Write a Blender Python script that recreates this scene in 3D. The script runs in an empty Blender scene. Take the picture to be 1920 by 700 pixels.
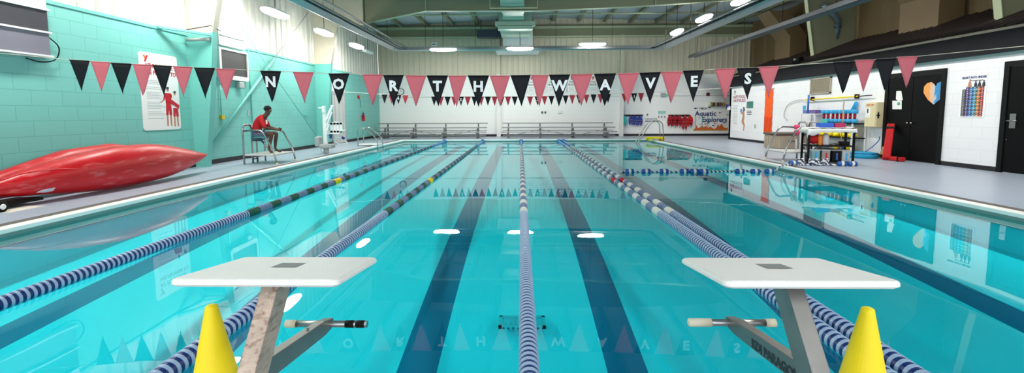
import bpy, math, random
from mathutils import Vector, Matrix
random.seed(7)
PI = math.pi
S = bpy.context.scene
C = S.collection
# ------------------------------------------------------------------ camera
YAW, PITCH, ROLL, FPX, PX0, PY0, EYE = .0206, .0865, -.0045, 853.7, 960.0, 287.75, 1.6
def axes():
    cy, sy = math.cos(YAW), math.sin(YAW)
    f = Vector((-sy*math.cos(PITCH), cy*math.cos(PITCH), -math.sin(PITCH)))
    r = Vector((cy, sy, 0)); u = r.cross(f); c, s = math.cos(ROLL), math.sin(ROLL)
    return c*r+s*u, -s*r+c*u, f
AR, AU, AF = axes()
cam = bpy.data.cameras.new('camera'); cam.sensor_width = 36; cam.lens = FPX/1920*36
cam.shift_y = (PY0-350)/1920; cam.clip_end = 200
co = bpy.data.objects.new('camera', cam); C.objects.link(co)
m = Matrix((AR, AU, -AF)).transposed().to_4x4(); m.translation = (0, 0, EYE); co.matrix_world = m
S.camera = co
def ray(x, y): return AF+(x-PX0)/FPX*AR-(y-PY0)/FPX*AU
def atY(x, y, Y): d = ray(x, y); return d*(Y/d.y)+Vector((0, 0, EYE))
def atX(x, y, X): d = ray(x, y); return d*(X/d.x)+Vector((0, 0, EYE))
def atZ(x, y, Z): d = ray(x, y); return d*((Z-EYE)/d.z)+Vector((0, 0, EYE))
# ------------------------------------------------------------------ materials
def lin(c):
    return tuple(((v/255)/12.92 if v/255 <= .04045 else ((v/255+.055)/1.055)**2.4) for v in c)+(1,)
MC = {}
def mat(name, rgb, rough=.5, metal=0., var=.06, scale=6., bump=0., spec=.5, bscale=None, trans=0):
    if name in MC: return MC[name]
    m = bpy.data.materials.new(name); m.use_nodes = True; nt = m.node_tree; N = nt.nodes; L = nt.links
    b = N['Principled BSDF']; c = lin(rgb)
    tc = N.new('ShaderNodeTexCoord'); nz = N.new('ShaderNodeTexNoise'); nz.inputs['Scale'].default_value = scale
    nz.inputs['Detail'].default_value = 3
    L.new(tc.outputs['Object'], nz.inputs['Vector'])
    mx = N.new('ShaderNodeMix'); mx.data_type = 'RGBA'
    mx.inputs[6].default_value = tuple(v*(1-var) for v in c[:3])+(1,); mx.inputs[7].default_value = tuple(min(1, v*(1+var)) for v in c[:3])+(1,)
    L.new(nz.outputs['Fac'], mx.inputs[0]); L.new(mx.outputs[2], b.inputs['Base Color'])
    b.inputs['Roughness'].default_value = rough; b.inputs['Metallic'].default_value = metal
    b.inputs['Specular IOR Level'].default_value = spec
    if trans: b.inputs['Transmission Weight'].default_value = trans
    if bump:
        bp = N.new('ShaderNodeBump'); bp.inputs['Strength'].default_value = bump; bp.inputs['Distance'].default_value = .02
        n2 = N.new('ShaderNodeTexNoise'); n2.inputs['Scale'].default_value = bscale or scale*4
        L.new(tc.outputs['Object'], n2.inputs['Vector'])
        L.new(n2.outputs['Fac'], bp.inputs['Height']); L.new(bp.outputs['Normal'], b.inputs['Normal'])
    MC[name] = m; return m
def emit(name, rgb, s):
    if name in MC: return MC[name]
    m = bpy.data.materials.new(name); m.use_nodes = True; nt = m.node_tree; nt.nodes.clear()
    e = nt.nodes.new('ShaderNodeEmission'); o = nt.nodes.new('ShaderNodeOutputMaterial')
    e.inputs[0].default_value = lin(rgb); e.inputs[1].default_value = s; nt.links.new(e.outputs[0], o.inputs[0]); MC[name] = m; return m
def block(name, rgb, mortar, axis, bw=.4, bh=.2, var=.03, rough=.55):
    """painted concrete block: brick pattern in the wall's own plane"""
    m = bpy.data.materials.new(name); m.use_nodes = True; nt = m.node_tree; N = nt.nodes; L = nt.links
    b = N['Principled BSDF']; g = N.new('ShaderNodeNewGeometry'); sp = N.new('ShaderNodeSeparateXYZ'); cb = N.new('ShaderNodeCombineXYZ')
    L.new(g.outputs['Position'], sp.inputs[0]); L.new(sp.outputs[axis], cb.inputs[0]); L.new(sp.outputs[2], cb.inputs[1])
    br = N.new('ShaderNodeTexBrick'); L.new(cb.outputs[0], br.inputs['Vector'])
    br.inputs['Scale'].default_value = 1; br.inputs['Brick Width'].default_value = bw; br.inputs['Row Height'].default_value = bh
    br.inputs['Mortar Size'].default_value = .006; br.inputs['Mortar Smooth'].default_value = .4
    c = lin(rgb); br.inputs['Color1'].default_value = c; br.inputs['Color2'].default_value = tuple(v*(1-var) for v in c[:3])+(1,)
    br.inputs['Mortar'].default_value = lin(mortar)
    L.new(br.outputs['Color'], b.inputs['Base Color']); b.inputs['Roughness'].default_value = rough
    bp = N.new('ShaderNodeBump'); bp.invert = True; bp.inputs['Strength'].default_value = .3; bp.inputs['Distance'].default_value = .01
    L.new(br.outputs['Fac'], bp.inputs['Height']); L.new(bp.outputs['Normal'], b.inputs['Normal']); return m
teal = block('teal_block', (122, 196, 187), (98, 172, 163), 1, .6, .3)
whiteR = block('white_block', (240, 240, 242), (226, 226, 230), 1, .6, .3)
whiteF = block('white_block_end', (248, 249, 248), (240, 242, 241), 0, .6, .3, .01)
tealp = mat('teal_paint', (116, 196, 186), .45)
deckm = mat('deck_paint', (166, 176, 192), .34, var=.05, scale=1.3, bump=.12, bscale=60)
grate = mat('gutter_grate', (98, 90, 82), .5, var=.2, scale=30, bump=.3)
coping = mat('coping_white', (252, 250, 246), .35, var=.03)
silver = mat('stainless', (168, 168, 168), .25, 1.0, var=.05)
alum = mat('aluminium', (158, 160, 162), .4, .6, var=.05)
white = mat('white_paint', (240, 240, 238), .35, var=.02)
whitep = mat('white_plastic', (232, 236, 236), .3, var=.02)
black = mat('black_matte', (9, 9, 11), .6, var=.15, spec=.2)
blackd = mat('black_door_paint', (6, 6, 8), .55, var=.15, scale=2, spec=.12)
dgrey = mat('dark_grey', (30, 30, 34), .7, var=.08, spec=.15)
grey = mat('grey_plastic', (168, 172, 172), .45)
olive = mat('olive_steel', (128, 130, 104), .55, var=.05, scale=2)
oliveL = mat('olive_light', (176, 184, 152), .5)
roofp = mat('roof_panel', (176, 188, 196), .6, var=.05, scale=2)
siding = mat('siding_olive', (204, 196, 174), .5, var=.05, scale=1)
sidingL = mat('siding_cream', (206, 204, 194), .45, var=.04, scale=1)
cream = mat('cream_steel', (214, 204, 184), .5)
tan = mat('tan_panel', (112, 92, 62), .7, var=.08, scale=1)
tanL = mat('tan_duct', (118, 98, 70), .65, var=.05, scale=1)
brownroof = mat('dark_brown_metal', (56, 46, 46), .42, var=.1, metal=.3)
red = mat('kayak_red', (190, 10, 24), .33, var=.12, scale=3, bump=.1, bscale=30)
def scuff(m, rgb, sc, lo, hi, amt):
    nt = m.node_tree; N = nt.nodes; L = nt.links; b = N['Principled BSDF']; src = b.inputs['Base Color'].links[0].from_socket
    tc = N.new('ShaderNodeTexCoord'); mp = N.new('ShaderNodeMapping'); mp.inputs['Scale'].default_value = (1, .35, 1.6); nz = N.new('ShaderNodeTexNoise'); nz.inputs['Scale'].default_value = sc; nz.inputs['Detail'].default_value = 9
    mr = N.new('ShaderNodeMapRange'); mr.inputs[1].default_value = lo; mr.inputs[2].default_value = hi; mr.inputs[4].default_value = amt; mx = N.new('ShaderNodeMix'); mx.data_type = 'RGBA'; mx.inputs[7].default_value = lin(rgb)
    L.new(tc.outputs['Object'], mp.inputs[0]); L.new(mp.outputs[0], nz.inputs['Vector']); L.new(nz.outputs['Fac'], mr.inputs[0]); L.new(mr.outputs[0], mx.inputs[0]); L.new(src, mx.inputs[6]); L.new(mx.outputs[2], b.inputs['Base Color'])
scuff(red, (232, 150, 150), 7, .56, .72, .45)
redf = mat('red_fabric', (190, 18, 26), .8, bump=.2)
redv = mat('red_vest', (168, 10, 34), .75, bump=.3)
pink = mat('pennant_red', (212, 104, 114), .7, var=.05)
pred = mat('pennant_deep_red', (200, 52, 70), .7)
pblack = mat('pennant_black', (12, 14, 20), .6, var=.2, scale=3, spec=.25)
yellow = mat('cone_yellow', (250, 222, 0), .5, var=.03)
blue = mat('float_blue', (34, 88, 168), .4)
blueD = mat('disc_blue', (8, 44, 112), .4, var=.2, scale=20)
blueL = mat('disc_pale', (168, 192, 220), .35)
lav = mat('disc_lavender', (112, 134, 170), .4)
green = mat('disc_green', (8, 84, 66), .4)
bluew = mat('disc_white', (228, 228, 218), .4)
bluep = mat('end_blue', (62, 120, 178), .35)
skin = mat('skin_brown', (84, 50, 36), .5, var=.08)
rust = mat('rusty_steel', (184, 164, 148), .42, .3, var=.3, scale=14, bump=.2)
scuff(rust, (110, 78, 58), 40, .52, .7, .7)
steelD = mat('dull_steel', (128, 126, 122), .36, .7, var=.2, scale=10)
beigep = mat('beige_box', (168, 152, 132), .6)
tealpl = mat('teal_plastic', (70, 170, 165), .4)
purple = mat('purple_foam', (92, 60, 150), .7)
magenta = mat('magenta_plastic', (176, 20, 80), .4)
bluebin = mat('blue_plastic', (20, 90, 200), .35)
cyan = mat('cyan_foam', (56, 168, 220), .6)
orange = mat('orange_fabric', (250, 92, 10), .7, var=.05)
wood = mat('pale_wood', (190, 140, 96), .6)
cabinet = mat('cabinet_cream', (222, 208, 166), .45)
clearbin = mat('cloudy_plastic', (150, 168, 172), .3)
cloth = mat('white_cloth', (224, 224, 222), .8, bump=.2)
navy = mat('navy_ink', (36, 48, 110), .7); inkR = mat('red_ink', (200, 30, 50), .7); inkK = mat('dark_ink', (52, 52, 62), .7)
inkG = mat('grey_ink', (176, 178, 182), .7); inkT = mat('teal_ink', (60, 170, 170), .7); inkO = mat('coral_orange', (216, 104, 36), .7)
inkM = mat('plum_ink', (160, 46, 96), .7)
# ------------------------------------------------------------------ mesh builder
class MB:
    def __init__(s): s.v = []; s.f = []; s.m = []; s.sm = []
    def add(s, vs, fs, mi=0, smooth=False):
        n = len(s.v); s.v += [tuple(v) for v in vs]
        for f in fs: s.f.append([n+i for i in f]); s.m.append(mi); s.sm.append(smooth)
        return s
    def box(s, x0, x1, y0, y1, z0, z1, mi=0, bev=0):
        if bev and min(x1-x0, y1-y0, z1-z0) > 2.2*bev:
            b = bev; vs = []; idx = {}
            X = ((x0, x0+b), (x1, x1-b)); Y = ((y0, y0+b), (y1, y1-b)); Z = ((z0, z0+b), (z1, z1-b))
            for i in (0, 1):
                for j in (0, 1):
                    for k in (0, 1):
                        for a, p in enumerate(((X[i][0], Y[j][1], Z[k][1]), (X[i][1], Y[j][0], Z[k][1]), (X[i][1], Y[j][1], Z[k][0]))):
                            idx[i, j, k, a] = len(vs); vs.append(p)
            fs = []
            for i in (0, 1):
                q = [idx[i, 0, 0, 0], idx[i, 1, 0, 0], idx[i, 1, 1, 0], idx[i, 0, 1, 0]]; fs.append(q if i else q[::-1])
                q = [idx[0, i, 0, 1], idx[1, i, 0, 1], idx[1, i, 1, 1], idx[0, i, 1, 1]]; fs.append(q[::-1] if i else q)
                q = [idx[0, 0, i, 2], idx[1, 0, i, 2], idx[1, 1, i, 2], idx[0, 1, i, 2]]; fs.append(q if i else q[::-1])
            for i in (0, 1):
                for j in (0, 1):
                    fs.append([idx[i, j, 0, 0], idx[i, j, 1, 0], idx[i, j, 1, 1], idx[i, j, 0, 1]])
                    fs.append([idx[i, 0, j, 0], idx[i, 1, j, 0], idx[i, 1, j, 2], idx[i, 0, j, 2]])
                    fs.append([idx[0, i, j, 1], idx[1, i, j, 1], idx[1, i, j, 2], idx[0, i, j, 2]])
            for i in (0, 1):
                for j in (0, 1):
                    for k in (0, 1): fs.append([idx[i, j, k, 0], idx[i, j, k, 1], idx[i, j, k, 2]])
            return s.add(vs, fs, mi)
        vs = [(x, y, z) for x in (x0, x1) for y in (y0, y1) for z in (z0, z1)]
        return s.add(vs, [(0, 1, 3, 2), (4, 6, 7, 5), (0, 4, 5, 1), (2, 3, 7, 6), (0, 2, 6, 4), (1, 5, 7, 3)], mi)
    def tube(s, pts, r, n=10, mi=0, closed=False, cap=True):
        pts = [Vector(p) for p in pts]; rs = r if isinstance(r, (list, tuple)) else [r]*len(pts); rings = []
        up = None
        for i, p in enumerate(pts):
            if closed: t = pts[(i+1) % len(pts)]-pts[i-1]
            else: t = pts[min(i+1, len(pts)-1)]-pts[max(i-1, 0)]
            t.normalize()
            if up is None: up = Vector((0, 0, 1)) if abs(t.z) < .9 else Vector((1, 0, 0))
            a = up-t*up.dot(t)
            if a.length < 1e-4: a = t.orthogonal()
            a.normalize(); b = t.cross(a); up = a
            rings.append([p+(a*math.cos(2*PI*k/n)+b*math.sin(2*PI*k/n))*rs[i] for k in range(n)])
        vs = [v for q in rings for v in q]; fs = []; R = len(rings)
        for i in range(R if closed else R-1):
            j = (i+1) % R
            for k in range(n): fs.append((i*n+k, i*n+(k+1) % n, j*n+(k+1) % n, j*n+k))
        s.add(vs, fs, mi, True)
        if cap and not closed:
            o = len(s.v)-len(vs)
            s.f.append([o+k for k in range(n)][::-1]); s.m.append(mi); s.sm.append(False)
            s.f.append([o+(R-1)*n+k for k in range(n)]); s.m.append(mi); s.sm.append(False)
        return s
    def bar(s, p, q, w, h, mi=0):
        """rectangular bar from p to q, w across (horizontal), h deep"""
        p, q = Vector(p), Vector(q); t = (q-p).normalized(); a = t.cross(Vector((0, 0, 1)))
        if a.length < 1e-3: a = Vector((1, 0, 0))
        a.normalize(); b = a.cross(t); vs = [o+a*(i*w/2)+b*(j*h/2) for o in (p, q) for i, j in ((-1, -1), (1, -1), (1, 1), (-1, 1))]
        return s.add(vs, [(0, 1, 2, 3), (7, 6, 5, 4), (0, 4, 5, 1), (1, 5, 6, 2), (2, 6, 7, 3), (3, 7, 4, 0)], mi)
    def lathe(s, c, prof, n=20, axis='Z', mi=0, mis=None, smooth=True):
        c = Vector(c); vs = []
        for r, h in prof:
            for k in range(n):
                a = 2*PI*k/n; u, w = r*math.cos(a), r*math.sin(a)
                vs.append(c+(Vector((u, w, h)) if axis == 'Z' else Vector((u, h, w)) if axis == 'Y' else Vector((h, u, w))))
        for i in range(len(prof)-1):
            s.add([], [], 0)
        o = len(s.v); s.v += [tuple(v) for v in vs]
        for i in range(len(prof)-1):
            for k in range(n):
                s.f.append([o+i*n+k, o+i*n+(k+1) % n, o+(i+1)*n+(k+1) % n, o+(i+1)*n+k]); s.m.append(mis[i] if mis else mi); s.sm.append(smooth)
        for i, e in ((0, -1), (len(prof)-1, 1)):
            if prof[i][0] > 1e-4: s.f.append([o+i*n+k for k in range(n)][::e]); s.m.append(mis[0 if i == 0 else -1] if mis else mi); s.sm.append(False)
        return s
    def ball(s, c, r, n=12, mi=0, sc=(1, 1, 1)):
        vs = []; fs = []; m = n//2
        for i in range(m+1):
            t = PI*i/m
            for k in range(n):
                a = 2*PI*k/n; vs.append((c[0]+r*sc[0]*math.sin(t)*math.cos(a), c[1]+r*sc[1]*math.sin(t)*math.sin(a), c[2]+r*sc[2]*math.cos(t)))
        for i in range(m):
            for k in range(n): fs.append((i*n+k, i*n+(k+1) % n, (i+1)*n+(k+1) % n, (i+1)*n+k))
        return s.add(vs, fs, mi, True)
    def prism(s, poly, origin, u, v, depth, mi=0):
        """polygon in the plane origin + a*u + b*v, thickened by the vector depth"""
        o, u, v, d = Vector(origin), Vector(u), Vector(v), Vector(depth); n = len(poly)
        vs = [o+u*a+v*b for a, b in poly]+[o+u*a+v*b+d for a, b in poly]
        return s.add(vs, [list(range(n))[::-1], list(range(n, 2*n))]+[(i, (i+1) % n, n+(i+1) % n, n+i) for i in range(n)], mi)
    def build(s, name, mats, parent=None, bevel=0):
        me = bpy.data.meshes.new(name); off = org(parent)
        me.from_pydata([(x-off.x, y-off.y, z-off.z) for x, y, z in s.v], [], s.f)
        for q in (mats if isinstance(mats, (list, tuple)) else [mats]): me.materials.append(q)
        me.polygons.foreach_set('material_index', s.m); me.polygons.foreach_set('use_smooth', s.sm); me.update()
        o = bpy.data.objects.new(name, me); C.objects.link(o)
        if parent: o.parent = parent
        if bevel:
            b = o.modifiers.new('bevel', 'BEVEL'); b.width = bevel; b.segments = 2; b.limit_method = 'ANGLE'
        return o
def org(o):
    v = Vector((0, 0, 0))
    while o is not None: v += o.location; o = o.parent
    return v
def tag(o, label, cat, group=None, kind=None):
    o['label'] = label; o['category'] = cat
    if group: o['group'] = group
    if kind: o['kind'] = kind
    return o
def thing(name, loc, label, cat, group=None):
    o = bpy.data.objects.new(name, None); C.objects.link(o); o.location = loc; o.empty_display_size = .1
    return tag(o, label, cat, group)
def struct(o, label=None):
    o['kind'] = 'structure'
    if label: o['label'] = label
    return o
def kids(o): return [c for c in ALLC.get(o.name, [])]
def copy_tree(o, parent=None, tree=None):
    c = o.copy(); C.objects.link(c)
    if parent: c.parent = parent
    for ch in [x for x in bpy.data.objects if x.parent == o]: copy_tree(ch, c)
    return c
def smooth_path(pts, n=6):
    """rounded polyline (Catmull-Rom)"""
    P = [Vector(p) for p in pts]; out = []
    for i in range(len(P)-1):
        a, b, c, d = P[max(i-1, 0)], P[i], P[i+1], P[min(i+2, len(P)-1)]
        for k in range(n):
            t = k/n; out.append(.5*((2*b)+(c-a)*t+(2*a-5*b+4*c-d)*t*t+(3*b-a-3*c+d)*t**3))
    out.append(P[-1]); return out
def round_path(pts, r, n=5):
    P = [Vector(p) for p in pts]; out = [P[0]]
    for i in range(1, len(P)-1):
        a, b, c = P[i-1], P[i], P[i+1]; rr = min(r, (a-b).length*.49, (c-b).length*.49)
        s, e = b+(a-b).normalized()*rr, b+(c-b).normalized()*rr
        for k in range(n+1):
            t = k/n; out.append((1-t)**2*s+2*t*(1-t)*b+t*t*e)
    out.append(P[-1]); return out
def text(body, size, m, parent, origin, u, v, name='lettering', depth=.002, align='CENTER', bold=0., sx=1., label=None):
    """raised lettering: u = reading direction, v = up direction of the letters"""
    cu = bpy.data.curves.new(name, 'FONT'); cu.body = body; cu.size = size; cu.align_x = align; cu.align_y = 'CENTER'; cu.extrude = depth
    cu.offset = bold; cu.resolution_u = 2
    t = bpy.data.objects.new('tmp', cu); C.objects.link(t)
    bpy.context.view_layer.update(); dg = bpy.context.evaluated_depsgraph_get()
    me = bpy.data.meshes.new_from_object(t.evaluated_get(dg)); bpy.data.objects.remove(t)
    u, v = Vector(u).normalized()*sx, Vector(v).normalized(); w = u.cross(v).normalized(); o = Vector(origin)-org(parent)
    for vt in me.vertices: q = vt.co.copy(); vt.co = o+u*q.x+v*q.y+w*q.z
    me.materials.clear(); me.materials.append(m)
    ob = bpy.data.objects.new(name, me); C.objects.link(ob)
    if parent: ob.parent = parent
    return ob
DZ = .1
XL, XR, YB = -9.5, 15.0, 30.5
PXL, PXR, PYF, PYN = -6.9, 7.35, 26.5, 2.25      # pool edges
# ------------------------------------------------------------------ SETTING
b = MB()
G = .38
b.box(XL-.2, PXL-G, -3, YB+.2, -.3, DZ); b.box(PXR+G, XR+.2, -3, YB+.2, -.3, DZ)
b.box(PXL-G, PXR+G, PYF+G, YB+.2, -.3, DZ); b.box(PXL-G, PXR+G, -3, PYN-G, -.3, DZ)
struct(b.build('floor', deckm))
b = MB()
for (x0, x1, y0, y1) in ((PXL-G, PXL-.14, PYN-G, PYF+G), (PXR+.14, PXR+G, PYN-G, PYF+G), (PXL-.14, PXR+.14, PYF+.14, PYF+G), (PXL-.14, PXR+.14, PYN-G, PYN-.14)):
    b.box(x0, x1, y0, y1, -.3, DZ-.004)
struct(b.build('trim_1', grate), 'brownish gutter grating strip around the pool')
b = MB()
for (x0, x1, y0, y1) in ((PXL-.14, PXL+.06, PYN-.14, PYF+.14), (PXR-.06, PXR+.14, PYN-.14, PYF+.14), (PXL+.06, PXR-.06, PYF-.02, PYF+.14), (PXL+.06, PXR-.06, PYN-.14, PYN)):
    b.box(x0, x1, y0, y1, DZ-.055, DZ+.012, bev=.008)
struct(b.build('trim_2', coping), 'white rounded coping along the pool edge')
b = MB()
for (x0, x1, y0, y1) in ((PXL-.14, PXL+.055, PYN-.14, PYF+.14), (PXR-.055, PXR+.14, PYN-.14, PYF+.14), (PXL+.055, PXR-.055, PYF-.015, PYF+.14), (PXL+.055, PXR-.055, PYN-.14, PYN)):
    b.box(x0, x1, y0, y1, -.12, DZ-.055)
struct(b.build('trim_8', mat('waterline_band', (112, 138, 134), .4)), 'grey green waterline band under the coping')  # pool wall tile, with the shade below the coping put into its colour
# pool shell; floor shape stands in for refraction, rising to the far end and sides
prof = []
for k in range(40):
    dep = math.radians(48-44.8*(k/39)**.7); R1 = EYE/math.tan(dep); inc = PI/2-dep
    R = R1+2.25*math.tan(math.asin(math.sin(inc)/1.333)); z = EYE-R*math.tan(dep); prof.append((R, z))
prof = [(PYN, prof[0][1]-.1)]+[p for p in prof if PYN+.1 < p[0] < PYF-.3]; prof.append((PYF, prof[-1][1]))
lanes = [-5.55, -3.33, -1.11, 1.11, 3.33, 5.55]; xs = [PXL]; sw = .21
for l in lanes: xs += [l-sw, l+sw]
xs.append(PXR); vs = []; b = MB()
def pz(R):
    for i in range(len(prof)-1):
        if prof[i][0] <= R <= prof[i+1][0]: f = (R-prof[i][0])/(prof[i+1][0]-prof[i][0]); return prof[i][1]*(1-f)+prof[i+1][1]*f
    return prof[-1][1]
xd = []
for i in range(len(xs)-1):
    st = 1 if i % 2 else 4
    xd += [(xs[i]+(xs[i+1]-xs[i])*k/st, i % 2 == 1) for k in range(st)]
xd.append((xs[-1], False)); yd = [PYN+(PYF-PYN)*k/90 for k in range(91)]
for y in yd:
    for x, _ in xd: vs.append((x, y, pz(math.hypot(x, y))))
n = len(xd)
for i in range(len(yd)-1):
    for k in range(n-1):
        dark = xd[k][1] and 3.2 < yd[i] and yd[i+1] < PYF-1.2
        b.f.append([i*n+k, i*n+k+1, (i+1)*n+k+1, (i+1)*n+k]); b.m.append(1 if dark else 0); b.sm.append(False)
b.v = vs
o = len(b.v)
for (x0, y0, x1, y1) in ((PXL, PYN, PXL, PYF), (PXL, PYF, PXR, PYF), (PXR, PYF, PXR, PYN), (PXR, PYN, PXL, PYN)):
    b.add([(x0, y0, 0.08), (x1, y1, 0.08), (x1, y1, -2.3), (x0, y0, -2.3)], [(0, 1, 2, 3)], 0)
poolm = mat('pool_plaster', (112, 228, 244), .7, var=.02, scale=.8)
stripe = mat('pool_stripe', (20, 110, 150), .7, var=.04)
struct(b.build('pool_basin', [poolm, stripe]), 'turquoise pool basin with navy lane lines')
# water
wm = bpy.data.materials.new('water'); wm.use_nodes = True; nt = wm.node_tree; nt.nodes.clear(); N = nt.nodes; L = nt.links
out = N.new('ShaderNodeOutputMaterial'); mx = N.new('ShaderNodeMixShader'); fr = N.new('ShaderNodeFresnel'); fr.inputs[0].default_value = 1.333
tr = N.new('ShaderNodeBsdfTransparent'); tr.inputs[0].default_value = (.26, 1, 1, 1); gl = N.new('ShaderNodeBsdfGlossy'); gl.inputs['Roughness'].default_value = .0
tc = N.new('ShaderNodeNewGeometry'); nz = N.new('ShaderNodeTexNoise'); nz.inputs['Scale'].default_value = 1.6; nz.inputs['Detail'].default_value = 2
mp = N.new('ShaderNodeMapping'); mp.inputs['Scale'].default_value = (1, .55, 1)
L.new(tc.outputs['Position'], mp.inputs[0]); L.new(mp.outputs[0], nz.inputs['Vector'])
bp = N.new('ShaderNodeBump'); bp.inputs['Strength'].default_value = .10; bp.inputs['Distance'].default_value = .012
L.new(nz.outputs['Fac'], bp.inputs['Height']); L.new(bp.outputs[0], gl.inputs['Normal'])
io = N.new('ShaderNodeMapRange'); io.inputs[3].default_value = 1.42; io.inputs[4].default_value = 1/1.42; L.new(tc.outputs['Backfacing'], io.inputs[0]); L.new(io.outputs[0], fr.inputs[0])
L.new(fr.outputs[0], mx.inputs[0]); L.new(tr.outputs[0], mx.inputs[1]); L.new(gl.outputs[0], mx.inputs[2]); L.new(mx.outputs[0], out.inputs[0])
b = MB(); b.add([(PXL-.0, PYN, 0), (PXR, PYN, 0), (PXR, PYF, 0), (PXL, PYF, 0)], [(0, 1, 2, 3)])
w = b.build('pool_water', wm); tag(w, 'clear still turquoise water filling the pool', 'water', kind='stuff')
# left wall
TZ = 3.88
b = MB(); b.box(XL-.2, XL, -3, YB, DZ, TZ); struct(b.build('wall_left', teal))
def ribbed(y0, y1, step, axis, at, z0, z1, m, name, sgn=1, rd=.05, skipf=None):
    """metal siding: flat pans with raised ribs, axis 'Y' runs along Y at x=at"""
    b = MB(); pts = []; p = y0
    while p < y1-.01:
        q = min(p+step, y1); w = q-p
        pts += [(p, 0), (p+w*.62, 0), (p+w*.70, rd), (p+w*.90, rd), (p+w*.98, 0)]; p = q
    pts.append((y1, 0))
    vs = []
    for a, d in pts:
        for z in (z0, z1): vs.append((at+sgn*d, a, z) if axis == 'Y' else (a, at+sgn*d, z))
    b.add(vs, [(2*i, 2*i+1, 2*i+3, 2*i+2) for i in range(len(pts)-1)])
    if axis == 'Y': b.box(min(at-sgn*.004, at-sgn*.1), max(at-sgn*.004, at-sgn*.1), y0, y1, z0, z1)
    elif False: pass
    else: b.box(y0, y1, min(at-sgn*.002, at-sgn*.1), max(at-sgn*.002, at-sgn*.1), z0, z1)
    return b.build(name, m)
struct(ribbed(-3, YB, .42, 'Y', XL-.06, TZ, 8.0, sidingL, 'wall_left_upper'))
b = MB(); b.box(XL, XL+.03, -3, YB, TZ-.03, TZ+.04); struct(b.build('trim_3', tealp))
# far wall
WZ = 4.16
b = MB(); b.box(XL-.2, XR+.2, YB, YB+.2, DZ, WZ); struct(b.build('wall_far', whiteF))
struct(ribbed(XL, XR, .36, 'X', YB-.02, WZ, 8.2, siding, 'wall_far_upper', sgn=-1, rd=.04))
b = MB(); b.box(XL, XR, YB-.03, YB, 2.72, 2.76); struct(b.build('trim_4', mat('trim_offwhite', (205, 208, 205), .5)))
b = MB()
for x in (-1.5, 6.62): b.box(x-.13, x+.13, YB-.25, YB-.005, DZ, WZ+.02); b.box(x-.11, x+.11, YB-.2, YB-.005, WZ+.02, 6.7, 1)
struct(b.build('pillar_1', [white, mat('siding_post', (206, 202, 178), .5)]), 'white posts on the far wall')
# outer right wall (upper storey) + right lean-to
struct(ribbed(-3, YB, 1.9, 'Y', XR, DZ, 8.2, tan, 'wall_right_outer', sgn=-1, rd=.1))
RX, RY1 = 11.9, 26.4
b = MB(); b.box(RX, RX+.2, -3, RY1, DZ, 3.06); b.box(RX, XR, RY1-.2, RY1, DZ, 3.06); struct(b.build('wall_right', whiteR))
b = MB(); b.box(RX-.16, RX+.2, -3, RY1+.05, 3.06, 3.58); struct(b.build('trim_5', dgrey), 'dark grey fascia band above the white wall')
b = MB(); b.box(RX-.2, RX+.2, -3, RY1+.07, 3.58, 3.645); struct(b.build('trim_6', mat('tan_flashing', (150, 138, 122), .5)), 'tan metal flashing on top of the fascia')
b = MB(); b.box(RX-.03, RX, -3, RY1, 2.98, 3.06); struct(b.build('trim_7', mat('pale_teal_strip', (150, 178, 176), .5)), 'pale grey strip under the fascia')
b = MB(); p = -3.; pr = []
while p < RY1-.01:
    pr += [(p, 0), (p+.16, 0), (p+.19, .045), (p+.25, .045), (p+.28, 0)]; p += .3
vs = []
for y, d in pr: vs += [(RX-.05, y, 3.65+d), (XR, y, 4.84+d)]
b.add(vs, [(2*i, 2*i+1, 2*i+3, 2*i+2) for i in range(len(pr)-1)]); struct(b.build('roof_lower', brownroof), 'dark corrugated metal roof over the side rooms')
# baseboards
bb = mat('baseboard_black', (16, 18, 24), .5)
b = MB(); b.box(XL, XL+.02, -3, YB, DZ, DZ+.14); struct(b.build('baseboard_left', bb))
b = MB(); b.box(XL, XR, YB-.02, YB, DZ, DZ+.14); struct(b.build('baseboard_far', bb))
D1a, D1b, D2b = 13.1, 15.2, 11.55
b = MB()
for y0, y1 in ((D1b, RY1), (D2b, D1a)): b.box(RX-.02, RX, y0, y1, DZ, DZ+.12)
struct(b.build('baseboard_right', bb))
# doors
def door(name, y0, y1, leaves):
    e = bpy.data.objects.new(name, None); C.objects.link(e); e.location = (RX, (y0+y1)/2, DZ); e['kind'] = 'structure'
    f = MB(); zt = 2.82; w = .12
    f.box(RX-.05, RX, y0, y0+w, DZ, zt); f.box(RX-.05, RX, y1-w, y1, DZ, zt); f.box(RX-.05, RX, y0+w, y1-w, zt-w, zt)
    f.build('door_frame', black, e)
    a = y0+w; st = (y1-y0-2*w)/leaves
    for k in range(leaves):
        l = MB().box(RX-.03, RX-.002, a+k*st+.008, a+(k+1)*st-.008, DZ+.02, zt-w-.01, bev=.004).build('door_leaf', blackd, e)
        if leaves == 2:
            yk = a+st+(-.07 if k == 0 else .07)
            MB().lathe((RX-.10, yk, 1.27), [(0, 0), (.03, 0), (.032, .03), (.015, .04), (.013, .08)], 12, 'X').build('door_knob', silver, l)
        else:
            q = MB().box(RX-.045, RX-.03, y1-w-.24, y1-w-.10, 1.2, 1.55); q.tube([(RX-.045, y1-w-.17, 1.38), (RX-.1, y1-w-.17, 1.38), (RX-.1, y1-w-.32, 1.38)], .013)
            q.tube([(RX-.1, y1-w-.17, 1.38), (RX-.1, y1-w-.08, 1.38)], .013)
            q.build('door_handle', silver, l)
            MB().ball((RX-.035, y1-w-.06, .92), .012, 8).build('screw', silver, l)
    return e
door('door_1', D1a, D1b, 2); door('door_2', 9.8, D2b, 1)
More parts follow.
